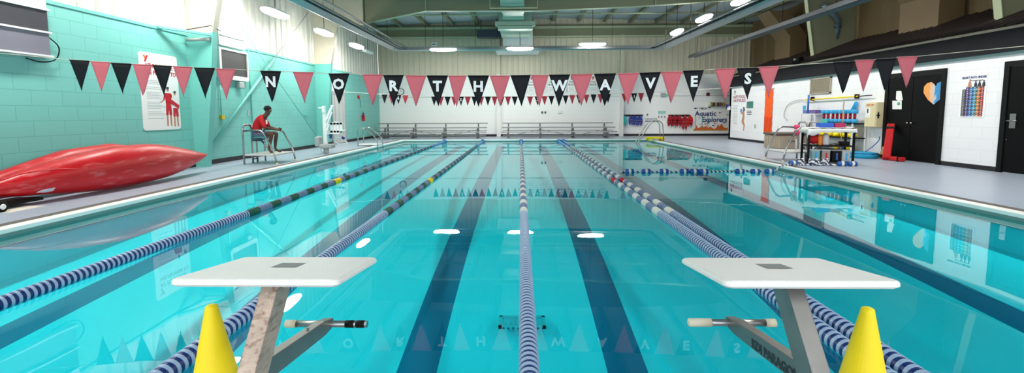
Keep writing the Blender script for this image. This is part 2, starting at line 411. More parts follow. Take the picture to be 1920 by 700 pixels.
# grey ribbed folding door on the left wall near the far end
e = bpy.data.objects.new('door_3', None); C.objects.link(e); e.location = (XL, 23.4, DZ); e['kind'] = 'structure'
q = MB(); q.box(XL, XL+.08, 22.65, 22.75, DZ, 2.75); q.box(XL, XL+.08, 24.3, 24.4, DZ, 2.75); q.box(XL, XL+.08, 22.75, 24.3, 2.62, 2.75); q.build('door_frame', grey, e)
q = MB()
for k in range(6): q.box(XL+.01, XL+.05+.02*(k % 2), 22.75+k*.258, 22.75+(k+1)*.258-.02, DZ+.02, 2.62)
q.build('door_leaf', mat('grey_curtain', (196, 198, 196), .6), e)
q = MB(); q.box(XL, XL+.06, 22.65, 24.4, 2.75, 3.5); q.build('door_header', mat('grey_curtain2', (205, 208, 206), .6), e)
# ------------------------------------------------------------------ roof and frames
def roofz(x):
    return 7.42+.42*(1-abs(x-2.75)/12.25)
b = MB(); xs = [XL-.2, 2.75, XR+.2]
b.add([(x, y, roofz(x)+dz) for dz in (0, .1) for y in (-3, YB+.2) for x in xs], [(0, 3, 4, 1), (1, 4, 5, 2), (6, 7, 10, 9), (7, 8, 11, 10)])
k = 0
p = MB()
struct(b.build('ceiling', roofp))
p = MB()
for i in range(-4, 11):
    x = -2.8+1.65*i
    if XL < x < XR:
        p.bar((x, -3, roofz(x)-.11), (x, YB-.1, roofz(x)-.11), .09, .2, 0); p.bar((x-.1, -3, roofz(x)-.205), (x-.1, YB-.1, roofz(x)-.205), .1, .012, 0)
struct(p.build('beam_1', olive), 'olive roof purlins running the length of the hall')
b = MB()
b.box(XL, XR, YB-.35, YB-.1, 7.12, 7.26, 1); b.box(XL, XR, YB-.16, YB-.1, 6.62, 7.4, 0); b.box(XL, XR, YB-.28, YB-.06, 6.55, 6.66, 1)
struct(b.build('beam_2', [olive, oliveL]), 'olive end beam across the far wall')
def frame(Y, idx):
    """one portal frame: tapered left column, haunched rafter, tapered right column"""
    t = MB()
    fl = [(-9.12, DZ), (-8.88, 2.0), (-8.70, 3.95), (-8.35, 5.62), (-7.15, 5.72), (-4.3, 6.26), (.5, 6.22), (5.0, 6.36), (9.6, 6.62), (12.66, 6.62), (13.1, DZ+3.9)]
    outer = [(XL+.01, DZ), (XL+.01, roofz(XL)-.22), (2.75, roofz(2.75)-.22), (XR-.12, roofz(XR)-.22), (XR-.12, 4.1)]
    tw = .012
    # lower left column web is painted teal up to the block line
    t.prism([(XL+.01, DZ), (-9.12, DZ), (-8.88, 2.0), (-8.70, TZ+.05), (XL+.01, TZ+.05)], (0, Y, 0), (1, 0, 0), (0, 0, 1), (0, tw, 0), 1)
    t.prism([(XL+.01, TZ+.05), (-8.70, TZ+.05), (-8.35, 5.62), (-7.15, 5.72), (-7.15, roofz(-7.15)-.22), (XL+.01, roofz(XL)-.22)], (0, Y, 0), (1, 0, 0), (0, 0, 1), (0, tw, 0), 2)
    t.prism([(-7.15, 5.72), (-4.3, 6.26), (.5, 6.22), (2.75, 6.28), (2.75, roofz(2.75)-.22), (-7.15, roofz(-7.15)-.22)], (0, Y, 0), (1, 0, 0), (0, 0, 1), (0, tw, 0), 0)
    t.prism([(2.75, 6.28), (5, 6.36), (9.6, 6.62), (12.66, 6.62), (XR-.12, 6.62), (XR-.12, roofz(XR)-.22), (2.75, roofz(2.75)-.22)], (0, Y, 0), (1, 0, 0), (0, 0, 1), (0, tw, 0), 0)
    t.prism([(12.66, 6.62), (13.1, 4.0), (XR-.12, 4.0), (XR-.12, 6.62)], (0, Y, 0), (1, 0, 0), (0, 0, 1), (0, tw, 0), 0)
    for i in range(len(fl)-1):
        (x0, z0), (x1, z1) = fl[i], fl[i+1]; d = Vector((x1-x0, 0, z1-z0)).normalized()
        mi = 1 if i < 2 else (3 if i > 3 else 2)
        if i == 2: mi = 2
        nrm = Vector((d.z, 0, -d.x))*.02
        pts = [Vector((x0, Y-.11, z0)), Vector((x0, Y+.11, z0)), Vector((x1, Y+.11, z1)), Vector((x1, Y-.11, z1))]
        t.add([q for q in pts]+[q+nrm for q in pts], [(0, 1, 2, 3), (7, 6, 5, 4), (0, 4, 5, 1), (1, 5, 6, 2), (2, 6, 7, 3), (3, 7, 4, 0)], mi)
    for x, zb in ((-4.3, 6.26), (0, 6.22), (6.0, 6.4), (-7.15, 5.72)):   # web stiffeners
        t.box(x-.012, x+.012, Y-.09, Y+.09, zb, roofz(x)-.22, 3)
    o = t.build('frame_%d' % idx, [olive, tealp, cream, oliveL]); o['kind'] = 'structure'; o['label'] = ('tapered steel portal frame nearer the camera', 'tapered steel portal frame past the lifeguard stand', 'tapered steel portal frame behind the camera')[idx-1]
frame(13.0, 1); frame(21.0, 2); frame(5.0, 3)
# ------------------------------------------------------------------ LAMPS
lampm = emit('lamp_glow', (255, 252, 244), 36)
def lamp(loc, along, label, lit=True, zt=None):
    t = thing('pendant_lamp', loc, label, 'lamp', 'oval pendant lamps'); x, y, z = loc; L_, W_ = .74, .2
    def oval(zs, f=1): return [(f*math.cos(2*PI*k/24)*L_*(1 if abs(math.cos(2*PI*k/24)) < .9 else 1), f*math.sin(2*PI*k/24)*W_) for k in range(24)]
    def sup(k, f): a = 2*PI*k/28; c, s = math.cos(a), math.sin(a); return (math.copysign(abs(c)**.55, c)*L_*f, math.copysign(abs(s)**.8, s)*W_*f)
    def loft(levels):
        m_ = MB(); vs = []
        for f, dz in levels:
            for k in range(28):
                a, b_ = sup(k, f); vs.append((x+a, y+b_, z+dz) if along == 'X' else (x+b_, y+a, z+dz))
        fs = [(i*28+k, i*28+(k+1) % 28, (i+1)*28+(k+1) % 28, (i+1)*28+k) for i in range(len(levels)-1) for k in range(28)]
        fs += [list(range(28))[::-1], [(len(levels)-1)*28+k for k in range(28)]]; m_.add(vs, fs, 0, True); return m_
    loft([(.6, -.12), (.9, -.095), (1, -.04), (1, .0)]).build('diffuser', lampm, t)
    loft([(1.02, .0), (.98, .05), (.7, .09), (.3, .1)]).build('housing', white, t)
    zt = zt or roofz(x)-.2
    MB().tube([(x, y, z+.1), (x, y, zt)], .012, 6).build('hanging_rod', black, t)
    return t
NM = ['first', 'second', 'third', 'fourth', 'fifth', 'sixth', 'seventh', 'eighth', 'ninth', 'tenth']
k = 0
for Y, z, lb in ((15.3, 5.0, 'nearest lit oval lamp of the left wall row'), (19.05, 5.02, 'middle lit oval lamp of the left wall row'), (22.8, 5.02, 'farthest lit oval lamp of the left wall row')):
    lamp((-8.15, Y, z), 'Y', lb)
for Y, z, lb in ((17.7, 5.85, 'nearest lit oval lamp of the right row, cut by the frame top'), (21.3, 5.92, 'middle lit oval lamp of the right row'), (24.9, 5.95, 'farthest lit oval lamp of the right row')):
    lamp((8.3, Y, z), 'Y', lb)
for px, lb in ((831, 'lit oval lamp crosswise at the far end, left of the duct'), (975, 'lit oval lamp crosswise in front of the white duct box'), (1111, 'lit oval lamp crosswise at the far end, right of the duct')):
    p = atY(px, {831: 92, 975: 90, 1111: 82}[px], 25.9); lamp((p.x, 25.9, p.z), 'X', lb, zt=6.12 if px == 975 else None)
for Y in (3.9, 7.8, 11.6): lamp((-8.15, Y, 5.3), 'Y', 'oval lamp of the left row overhead, lamp %s' % ('behind', 'above the heater', 'above the kayaks')[(Y > 5)+(Y > 9)])
for Y in (3.3, 7.0, 10.5, 14.1): lamp((8.3, Y, 5.9), 'Y', 'oval lamp of the right row overhead, nearer the camera')
e = thing('emergency_light', (-8.5, 25.5, 5.05), 'unlit white slim fixture hanging past the left lamp row', 'light')
q = MB(); q.box(-8.62, -8.38, 24.9, 26.1, 5.0, 5.14, bev=.03); q.build('housing', white, e); MB().tube([(-8.5, 25.5, 5.14), (-8.5, 25.5, roofz(-8.5)-.2)], .012, 6).build('hanging_rod', black, e)
# ------------------------------------------------------------------ tube heaters
def hood(path, b_, w=.34, mi=0):
    """inverted trough along a path of horizontal points"""
    P = [Vector(p) for p in path]; sec = [(-w, -.12), (-w*.45, .06), (w*.45, .06), (w, -.12), (w*.93, -.13), (w*.42, .04), (-w*.42, .04), (-w*.93, -.13)]
    vs = []
    for i, p in enumerate(P):
        t = (P[min(i+1, len(P)-1)]-P[max(i-1, 0)]).normalized(); a = Vector((t.y, -t.x, 0)).normalized()
        k = 1.0
        if 0 < i < len(P)-1:
            t1 = (P[i]-P[i-1]).normalized(); a1 = Vector((t1.y, -t1.x, 0)); k = 1/max(.5, a.dot(a1))
        for s_, z_ in sec: vs.append(p+a*s_*k+Vector((0, 0, z_)))
    b_.add(vs, [(i*8+j, i*8+(j+1) % 8, (i+1)*8+(j+1) % 8, (i+1)*8+j) for i in range(len(P)-1) for j in range(8)]+[[0, 1, 2, 3, 4, 5, 6, 7], [(len(P)-1)*8+j for j in range(7, -1, -1)]], mi)
hm = mat('heater_steel', (176, 178, 180), .3, .8)
t = thing('tube_heater', (0, 26.6, 5.4), 'long grey U shaped tube heater hung around the hall', 'heater')
path = [(-7.1, 3, 5.36), (-7.1, 26.55, 5.4), (7.75, 26.55, 5.38), (7.6, 3, 4.98)]
hb = MB(); hood(path, hb); hb.build('reflector', hm, t)
tb = MB(); tb.tube(round_path([(p[0]*.985, p[1], p[2]-.06) for p in path], .3), .05, 8)
tb.build('burner_tube', mat('tube_dark', (70, 68, 70), .35, .7), t)
for i, Y in enumerate((6, 10, 14, 17.5, 21, 24.5)):
    for X, z in ((-7.1, 5.4), (7.6, 5.1)): MB().tube([(X, Y, z), (X, Y, roofz(X)-.2)], .01, 5).build('hanging_rod', black, t)
for X in (-5.5, -2.6, 2.0, 5.2): MB().tube([(X, 26.55, 5.42), (X, 26.55, roofz(X)-.2)], .01, 5).build('hanging_rod', black, t)
for dx, z in ((.42, 5.42), (.6, 5.36), (-.4, 5.3)):
    o = MB().tube([(-7.1+dx, 3, z), (-7.1+dx, 26.3, z+.03)], .035, 8).build('conduit', mat('conduit_grey', (120, 124, 126), .35, .6), None)
    tag(o, ('grey conduit pipe just right of the left heater run', 'outermost grey conduit pipe right of the left heater run', 'grey conduit pipe on the wall side of the left heater run')[[.42, .6, -.4].index(dx)], 'pipe')
t = thing('tube_heater', (10, 18, 5.0), 'straight dark tube heater above the right deck', 'heater')
hb = MB(); hood([(9.9, 4, 4.95), (10, 27.4, 4.95)], hb, .22); hb.build('reflector', mat('heater_dark', (96, 98, 102), .35, .7), t)
MB().tube([(9.9, 4, 4.89), (10, 27.6, 4.89)], .045, 8).build('burner_tube', MC['tube_dark'], t)
for Y in (8, 12, 15, 18, 21, 24, 26.5): MB().tube([(10, Y, 5), (10, Y, roofz(10)-.2)], .01, 5).build('hanging_rod', black, t)
# ------------------------------------------------------------------ duct unit at the far end
duct = mat('duct_white', (236, 240, 240), .45); ductg = mat('duct_green_grey', (158, 184, 168), .45)
t = thing('air_duct', (-.2, 29, 5.2), 'large white and grey green ventilation duct box at the far wall', 'duct')
q = MB(); q.box(-1.12, .72, 28.5, 29.9, 5.75, 7.1, bev=.01); q.build('casing', duct, t)
for x0, x1 in ((-.95, -.12), (-.02, .42)): MB().box(x0, x1, 28.46, 28.5, 5.8, 6.95, bev=.01).build('access_door', duct, t)
MB().box(-.1, -.04, 28.43, 28.47, 6.28, 6.4).build('latch', mat('brass', (180, 130, 40), .3, .8), t)
MB().box(-1.55, 1.12, 28.35, 29.9, 5.4, 5.72, bev=.01).build('base_flange', duct, t)
MB().box(-1.15, .55, 24.2, 27.6, 6.12, 7.1, bev=.02).build('plenum', ductg, t)
MB().box(-1.34, .74, 24.1, 24.5, 6.18, 6.4, bev=.01).build('plenum_flange', ductg, t)
MB().box(-1.2, .6, 24.0, 24.6, 5.98, 6.14, bev=.01).build('collar', ductg, t)
MB().box(-.88, .12, 8, 24.1, 6.42, 7.1, bev=.01).build('trunk', ductg, t)
for k in range(11):
    MB().box(-.92, .16, 23.2-1.3*k, 23.5-1.3*k, 6.38, 7.12, bev=.01).build('trunk_band', ductg, t)
q = MB(); q.tube([(-1.35, 20.4, 7.4), (-1.35, 20.4, 6.22), (.72, 20.4, 6.22), (.72, 20.4, 7.4)], .035, 6); q.build('hanger', oliveL, t)
t = thing('air_handler', (-2, 29, 6.5), 'dark blue box unit hanging left of the white duct', 'unit')
MB().box(-2.75, -1.2, 28.7, 29.3, 6.35, 6.8, bev=.01).build('casing', mat('dark_blue_unit', (40, 52, 72), .5), t)
q = MB(); q.tube([(-2.5, 29, 6.8), (-2.5, 29, roofz(-2.5)-.2)], .02, 6); q.tube([(-1.5, 29, 6.8), (-1.5, 29, roofz(-1.5)-.2)], .02, 6); q.build('hanger', black, t)
b = MB(); b.tube([(-9, 26.0, 7.15), (14.5, 26.0, 7.15)], .05, 8); o = b.build('sprinkler_pipe', oliveL); tag(o, 'olive pipe crossing under the roof near the far end', 'pipe')
p = atY(814, 83, 29.5); t = thing('notice_sign', p, 'small white sign hanging above the left far lamp', 'sign')
MB().box(p.x-.17, p.x+.17, 29.48, 29.5, p.z-.11, p.z+.11).build('panel', white, t); MB().box(p.x-.12, p.x+.12, 29.465, 29.48, p.z-.03, p.z+.03).build('marking', inkK, t)
MB().tube([(p.x, 29.49, p.z+.11), (p.x, 29.49, 7.3)], .008, 5).build('hanger', black, t)
# right upper storey: boxed ducts, downpipe
def boxduct(y0, y1, lb, bend=True):
    t = thing('boxed_duct', (14.4, (y0+y1)/2, 4.5), lb, 'duct', 'tan boxed ducts on the right')
    q = MB(); zt = 5.55
    q.box(14.0, 14.85, y0, y1, 4.4, zt); q.build('riser', tanL, t)
    q = MB(); q.add([(14.0, y0, zt), (14.9, y0, zt), (14.9, y1, zt), (14.0, y1, zt), (12.9, y0+.1, 6.9), (13.9, y0+.1, 6.9), (13.9, y1-.1, 6.9), (12.9, y1-.1, 6.9)],
                    [(0, 1, 5, 4), (1, 2, 6, 5), (2, 3, 7, 6), (3, 0, 4, 7), (4, 5, 6, 7), (3, 2, 1, 0)]); q.build('elbow', tanL, t)
boxduct(24.4, 25.8, 'tan boxed duct nearer the far wall, above the dark roof'); boxduct(15.9, 17.5, 'tan boxed duct above the double doors'); 
t = thing('downpipe', (14.2, 20.3, 4.5), 'blue grey bent downpipe above the dark roof', 'pipe')
pp = [atX(1544, 8, 13.2), atX(1572, 36, 14.0), atX(1570, 50, 14.1), atX(1565, 85, 14.15)]
MB().tube(round_path(pp, .3), .13, 12).build('pipe', mat('pipe_blue_grey', (104, 122, 132), .4, .4), t); 
q = MB(); q.lathe(pp[2]+Vector((0, 0, 0)), [(.15, -.05), (.15, .05)], 12); q.build('joint', mat('pipe_dark', (44, 50, 56), .5), t)
t = thing('spotlight', atX(1496, 112, 12.2), 'small dark spotlight fixed on the lower roof edge', 'light')
p = t.location; MB().box(p.x-.12, p.x+.12, p.y-.25, p.y+.25, p.z-.15, p.z+.1, bev=.03).build('body', black, t); MB().ball((p.x-.1, p.y+.02, p.z), .08).build('lens', silver, t)
# ------------------------------------------------------------------ LEFT WALL ITEMS
def wall_unit(y0, y1, bands, lb, name='wall_heater'):
    t = thing(name, (XL, (y0+y1)/2, bands[0][0]), lb, 'heater')
    for (z0, z1, m_) in bands: MB().box(XL+.002, XL+.16, y0, y1, z0+.02, z1-.02, bev=.008).build('panel', m_, t)
    q = MB()
    for (z0, z1, m_) in bands: q.box(XL+.002, XL+.2, y0-.02, y1+.02, z0-.02, z0+.015)
    q.build('rail', mat('rail_white', (224, 222, 226), .4), t)
    return t
pg = mat('panel_grey', (120, 118, 132), .35, var=.15, scale=1.5); pd = mat('panel_dark', (60, 60, 68), .3, var=.3, scale=2); pl = mat('panel_light', (196, 192, 204), .4)
wu = wall_unit(6.0, 9.0, [(2.78, 3.24, pg), (3.24, 3.68, pd), (3.68, 4.4, pl)], 'big banded grey wall heater above the kayaks')
cp = smooth_path([(XL+.1, 8.98, 3.2), (XL+.12, 9.2, 3.0), (XL+.1, 9.15, 2.75), (XL+.08, 8.9, 2.66), (XL+.08, 8.6, 2.7)])
MB().tube(cp, .012, 6).build('cable', black, wu)
t = thing('wall_heater', (XL, 15, 2.8), 'dark grille heater in white frame behind the first column', 'heater')
q = MB(); y0, y1, z0, z1 = 14.25, 15.6, 2.88, 3.66
q.box(XL+.002, XL+.14, y0-.1, y0, z0-.1, z1+.06); q.box(XL+.002, XL+.14, y1, y1+.06, z0-.1, z1+.06); q.box(XL+.002, XL+.14, y0, y1, z1, z1+.06); q.box(XL+.002, XL+.14, y0, y1, z0-.14, z0); q.build('frame', mat('frame_white', (214, 218, 214), .4), t)
MB().box(XL+.002, XL+.1, y0, y1, z0, z1).build('grille', mat('grille_dark', (50, 50, 52), .35, var=.3, scale=3), t)
t = thing('vent_shaft', (XL, 15, 4), 'pale louvred vent panel above the dark grille', 'vent')
MB().box(XL+.002, XL+.12, 14.2, 15.55, 3.8, 6.4).build('panel', mat('shaft_grey', (206, 208, 206), .4), t)
for z in (4.1, 4.6, 5.1, 5.6): MB().box(XL+.12, XL+.16, 14.25, 15.5, z, z+.03).build('louvre', white, t)
# pipes and rods
def wtube(name, pts, r, m_, lb, cat='pipe'): o = MB().tube(pts, r, 8).build(name, m_); return tag(o, lb, cat)
wtube('brace_rod', [atX(398, 272, -9.38), atX(514, 110, -9.38)], .045, tealp, 'thick teal diagonal brace rising behind the lifeguard')
wtube('brace_rod', [atX(514, 110, -9.38), atX(578, 23, -9.4)], .015, grey, 'thin grey brace rod continuing up the pale siding')
wtube('brace_rod', [atX(452, 52, -9.3), atX(594, 256, -9.3)], .016, tealp, 'thin diagonal rod crossing down towards the pool lift')
wtube('conduit', [(XL+.04, 15.87, 1.35), (XL+.04, 15.87, 3.1), (XL+.04, 15.87, 3.86)], .022, tealp, 'teal vertical conduit behind the lifeguard')
wtube('conduit', [atX(413, 160, -9.45), atX(415, 217, -9.45)], .02, tealp, 'short vertical conduit above the yellow button')
p = atX(417, 220, -9.45); o = MB().box(XL, XL+.08, p.y-.06, p.y+.08, p.z-.06, p.z+.06).build('push_button', mat('btn_yellow', (220, 180, 20), .4)); tag(o, 'small yellow button box on the teal wall', 'button')
p = atX(452, 160, -9.4); o = MB().box(XL, XL+.15, p.y-.13, p.y+.13, p.z-.1, p.z+.1, bev=.02).build('junction_box', grey); tag(o, 'grey box under the dark wall grille', 'box')
p = atX(468, 212, -9.45); o = MB().box(XL, XL+.02, p.y-.04, p.y+.04, p.z-.1, p.z+.1).build('switch_plate', grey); tag(o, 'small grey switch plate left of the lifeguard head', 'switch')
p = atX(573, 212, -9.45); o = MB().box(XL, XL+.08, p.y-.12, p.y+.12, p.z-.11, p.z+.11).build('junction_box', tealp); tag(o, 'teal painted box on the wall right of the lifeguard', 'box')
t = thing('wall_bracket', (-9.4, 12.5, 3.9), 'teal bracket strut from wall to first column', 'bracket')
q = MB(); q.bar((-9.45, 11.9, 3.9), (-8.72, 12.95, 3.86), .1, .06); q.build('strut', tealp, t); q = MB(); q.tube([(-9.42, 12.85, 3.72), (-8.78, 12.9, 3.74)], .05, 8); q.build('pipe', grey, t)
wtube('cable', [(-9.4, 12.7, 3.95), (-8.75, 12.93, 4.12), (-8.6, 13.14, 4.0)], .012, black, 'dark cable looped over the first column', 'cable')
# fire extinguisher etc.
p = atX(681, 219, -9.42); t = thing('fire_extinguisher', (p.x, p.y, p.z-.25), 'red fire extinguisher on the teal wall near the corner', 'extinguisher')
MB().lathe((XL+.1, p.y, p.z-.26), [(.075, 0), (.085, .03), (.085, .34), (.04, .4), (.03, .43)], 14).build('cylinder', redf, t)
q = MB(); q.box(XL+.06, XL+.14, p.y-.06, p.y+.02, p.z+.17, p.z+.24); q.tube([(XL+.1, p.y-.03, p.z+.2), (XL+.14, p.y-.12, p.z+.1), (XL+.12, p.y-.11, p.z-.1)], .012, 6); q.build('valve', black, t)
MB().box(XL+.01, XL+.185, p.y-.05, p.y+.05, p.z+.02, p.z+.12).build('tag', mat('tag_blue', (60, 120, 190), .5), t)
p = atX(673, 220, -9.45); tag(MB().box(XL, XL+.05, p.y-.07, p.y+.07, p.z-.12, p.z+.12).build('call_point', grey), 'grey wall box left of the extinguisher', 'box')
p = atX(673, 182, -9.45); t = thing('alarm', p, 'red round alarm with cord high on teal wall', 'alarm')
MB().lathe((XL, p.y, p.z), [(.11, 0), (.11, .05), (.04, .09)], 14, 'X').build('bell', redf, t); MB().tube(smooth_path([(XL+.02, p.y+.1, p.z-.05), (XL+.02, p.y+.3, p.z-.25), (XL+.02, p.y+.35, p.z-.6)]), .01, 5).build('cord', black, t)
# poster on left wall
py0, py1, pz0, pz1 = 11.26, 12.52, 1.22, 3.2
t = thing('wall_poster', (XL, 11.9, 1.2), 'tall white pool rules poster with two lifeguards, on teal wall', 'poster')
q = MB(); cr = .08; poly = []
for cx, cz, a0 in ((py1-cr, pz1-cr, 0), (py0+cr, pz1-cr, 90), (py0+cr, pz0+cr, 180), (py1-cr, pz0+cr, 270)):
    for k in range(5): a = math.radians(a0+k*22.5); poly.append((cx+cr*math.cos(a), cz+cr*math.sin(a)))
q.prism(poly, (XL+.005, 0, 0), (0, 1, 0), (0, 0, 1), (.015, 0, 0)); q.build('board', white, t)
U, V = (0, 1, 0), (0, 0, 1); XX = XL+.022
text('AT POOLSIDE', .15, inkR, t, (XX, py0+.16, pz1-.335), U, V, align='LEFT', bold=.004)
text('WE PROMISE TO', .15, inkR, t, (XX, py0+.16, pz1-.505), U, V, align='LEFT', bold=.004, sx=.92)
def logoY(parent, o, u, v, s, ma, mb_, nrm):
    q = MB(); q.prism([(-.5*s, .5*s), (-.15*s, .5*s), (.1*s, .1*s), (-.05*s, -.1*s)], o, u, v, Vector(nrm)*.003, 0)
    q.prism([(.5*s, .5*s), (.15*s, .5*s), (-.3*s, -.5*s), (.02*s, -.5*s)], o, u, v, Vector(nrm)*.004, 1); return q.build('logo', [ma, mb_], parent)
logoY(t, (XX-.002, py0+.2, pz1-.16), U, V, .17, inkO, inkR, (1, 0, 0))
q = MB()
z = pz1-.70
for g in (3, 2, 5, 5, 3, 1):
    for k in range(g): q.box(XX-.004, XX, py0+.16, py0+.16+random.uniform(.4, .62), z-.012, z); z -= .04
    z -= .05
q.build('small_print', inkG, t)
def figure(parent, yc, z0, h, shirt, shorts, sk, X, sgn=1, armx=.3):
    """flat printed figure, a person standing"""
    q = MB(); s = h; d = (.003*sgn, 0, 0)
    def P(pts, mi, o=0): q.prism([(yc+a*s, z0+c*s) for a, c in pts], (X+o*sgn, 0, 0), (0, 1, 0), (0, 0, 1), d, mi)
    P([(-.02, .88), (.02, .88), (.04, .93), (.03, .99), (-.03, .99), (-.04, .93)], 2)
    P([(-.045, .94), (.045, .94), (.04, 1.0), (-.04, 1.0)], 3, .002)
    P([(-.10, .84), (.10, .84), (.085, .52), (-.085, .52)], 0)
    P([(-.10, .84), (-.13, .80), (-.17, .66), (-.13, .65), (-.08, .76)], 0)
    P([(-.16, .67), (-.13, .66), (-.15+armx*-.3, .58), (-.19+armx*-.3, .60)], 2)
    P([(.10, .84), (.13, .80), (.15, .62), (.11, .62), (.08, .76)], 0)
    P([(-.09, .52), (.09, .52), (.10, .28), (.01, .28), (0, .42), (-.02, .28), (-.10, .28)], 1)
    P([(-.085, .28), (-.03, .28), (-.035, .0), (-.09, .0)], 2); P([(.02, .28), (.085, .28), (.085, .0), (.035, .0)], 2)
    return q.build('printed_figure', [shirt, shorts, sk, inkK], parent)
skp = mat('print_skin', (196, 140, 112), .7)
figure(t, 12.12, 1.32, 1.04, inkR, inkR, skp, XX-.003); figure(t, 12.36, 1.3, .96, white, inkR, skp, XX-.001, armx=0)
q = MB(); q.prism([(0, 0), (.42, -.22), (.45, -.12), (.04, .1)], (XX+.004, 12.05, 2.0), U, V, (.004, 0, 0)); q.build('rescue_tube_print', inkR, t)
# ------------------------------------------------------------------ FAR WALL ITEMS
YW = YB-.03
def clock(px, py, lb):
    p = atY(px, py, YW); t = thing('wall_clock', p, lb, 'clock')
    MB().lathe((p.x, YW-.06, p.z), [(.22, .06), (.22, .0), (.19, -.01), (.19, .0)], 24, 'Y').build('rim', dgrey, t); MB().lathe((p.x, YW-.068, p.z), [(.185, 0), (.185, .01)], 24, 'Y').build('dial', white, t)
    q = MB(); q.box(p.x-.008, p.x+.008, YW-.075, YW-.07, p.z, p.z+.14); q.box(p.x, p.x+.1, YW-.075, YW-.07, p.z-.008, p.z+.008); q.build('hands', black, t)
clock(752, 172, 'round wall clock above the left bleachers')
t = thing('exit_sign', atY(1247, 178, YW), 'grey emergency light with small green sign, far wall', 'sign')
p = t.location; MB().box(p.x-.3, p.x, YW-.15, YW-.01, p.z-.13, p.z+.12, bev=.02).build('housing', grey, t)
MB().box(p.x+.02, p.x+.32, YW-.06, YW-.01, p.z-.1, p.z+.05).build('sign_panel', mat('green_sign', (110, 220, 170), .5), t)
p = atY(1327, 177, YW); tag(MB().box(p.x-.1, p.x+.1, YW-.08, YW-.005, p.z-.1, p.z+.1).build('fire_alarm', mat('alarm_maroon', (96, 24, 40), .4)), 'small dark red fire alarm box on the far wall', 'alarm')
for px in (1016.5, 1022.5):
    p = atY(px, 211, YW); tag(MB().box(p.x-.05, p.x+.05, YW-.02, YW, p.z-.07, p.z+.07).build('switch_plate', mat('plate_dark', (70, 66, 66), .5)), ('left' if px < 1020 else 'right')+' small dark plate of the pair above the right bleachers', 'switch')
p = atY(1050, 209, YW); tag(MB().box(p.x-.12, p.x+.12, YW-.04, YW, p.z-.13, p.z+.06, bev=.01).build('paper_dispenser', whitep), 'white box on the far wall right of the dark plates', 'box')
tag(MB().tube([atY(1048, 134, YW), atY(1050, 128, YW), atY(1053, 134, YW)], .02, 6).build('hook', grey), 'small hook at the foot of the ribbed siding', 'hook')
# championship banners
bn = [(978, inkK, 'THIRD'), (996, inkM, 'THIRD'), (1015, inkK, 'FIRST'), (1034, inkT, 'FIRST'), (1054, inkK, 'THIRD'), (1072, navy, 'FIRST'), (1092, inkK, 'FIRST'), (1112, inkR, 'THIRD'), (1131, inkK, 'THIRD')]
cnm = {0: 'dark lettered', 1: 'plum lettered', 2: 'dark lettered', 3: 'teal lettered', 4: 'dark lettered', 5: 'blue lettered', 6: 'dark lettered', 7: 'red lettered', 8: 'dark lettered'}
bw = mat('banner_white', (246, 247, 247), .6, var=.01)
for i, (px, ink, word) in enumerate(bn):
    p = atY(px, 135, YW); x = p.x; t = thing('place_banner', (x, YW, 2.8), '%s white pointed award banner, %s from the left on the far wall' % (cnm[i], NM[i]), 'banner', 'award banners on the far wall')
    q = MB(); q.prism([(-.3, 4.12), (.3, 4.12), (.3, 3.02), (0, 2.84), (-.3, 3.02)], (x, YW-.02, 0), (1, 0, 0), V, (0, .015, 0)); q.build('cloth', bw, t)
    q = MB()
    for a, c in (((-.27, 3.04), (0, 2.88)), ((0, 2.88), (.27, 3.04)), ((-.27, 3.04), (-.27, 4.08)), ((.27, 3.04), (.27, 4.08))):
        q.bar((x+a[0], YW-.024, a[1]), (x+c[0], YW-.024, c[1]), .012, .012)
    q.build('border', inkG, t)
    logoY(t, (x, YW-.024, 3.93), (1, 0, 0), V, .2, ink, ink, (0, -1, 0))
    text(word, .14, ink, t, (x, YW-.028, 3.68), (1, 0, 0), V); text('PLACE', .15, inkK, t, (x, YW-.028, 3.5), (1, 0, 0), V, bold=.003)
    q = MB()
    for k in range(4): q.box(x-.17, x+.17, YW-.028, YW-.022, 3.32-k*.08, 3.34-k*.08)
    q.build('small_print', inkG, t)
# hook rails with life vests
def vest(x, ztop, w, h, m_, name, lb, grp, straps=None):
    t = thing(name, (x, YW, ztop-h), lb, 'life vest', grp)
    q = MB(); Y0 = YW-.08
    for sx in (-1, 1):      # two front panels with rounded outline, joined at the hanging loop
        pts = []
        for k in range(14):
            a = 2*PI*k/14; pts.append((x+sx*w*.26+w*.25*math.cos(a)*(1.0+.15*math.sin(a)), ztop-h*.56+h*.42*math.sin(a)))
        q.prism(pts, (0, Y0, 0), (1, 0, 0), V, (0, -.07, 0))
    q.prism([(x-w*.34, ztop-h*.5), (x+w*.34, ztop-h*.5), (x+w*.13, ztop), (x-w*.13, ztop)], (0, Y0+.03, 0), (1, 0, 0), V, (0, -.08, 0))
    q.build('panel', m_, t, bevel=.012)
    q = MB()
    for kz in (.45, .7): q.box(x-w*.45, x+w*.45, Y0-.085, Y0-.072, ztop-h*kz-.015, ztop-h*kz+.015)
    q.box(x+w*.1, x+w*.13, Y0-.09, Y0-.075, ztop-h*1.15, ztop-h*.7); q.build('strap', straps or black, t); return t
for i, (x0, x1, lb) in enumerate(((1166, 1205, 'black hook rail holding the blue life vests'), (1253, 1293, 'black hook rail holding the red life vests'))):
    a, c = atY(x0, 216, YW), atY(x1, 215.5, YW); t = thing('hook_rail', ((a.x+c.x)/2, YW, a.z), lb, 'rail', 'hook rails on the far wall')
    MB().box(a.x, c.x, YW-.03, YW-.005, a.z-.09, a.z+.03).build('board', black, t)
    for k in range(6): x = a.x+.1+(c.x-a.x-.2)*k/5; MB().tube([(x, YW-.03, a.z-.02), (x, YW-.09, a.z-.03), (x, YW-.1, a.z+.01)], .008, 5).build('hook', grey, t)
tealv = mat('teal_vest', (40, 190, 190), .6); bluev = mat('blue_vest', (16, 60, 160), .6)
kh = mat('khaki_strap', (150, 120, 70), .7)
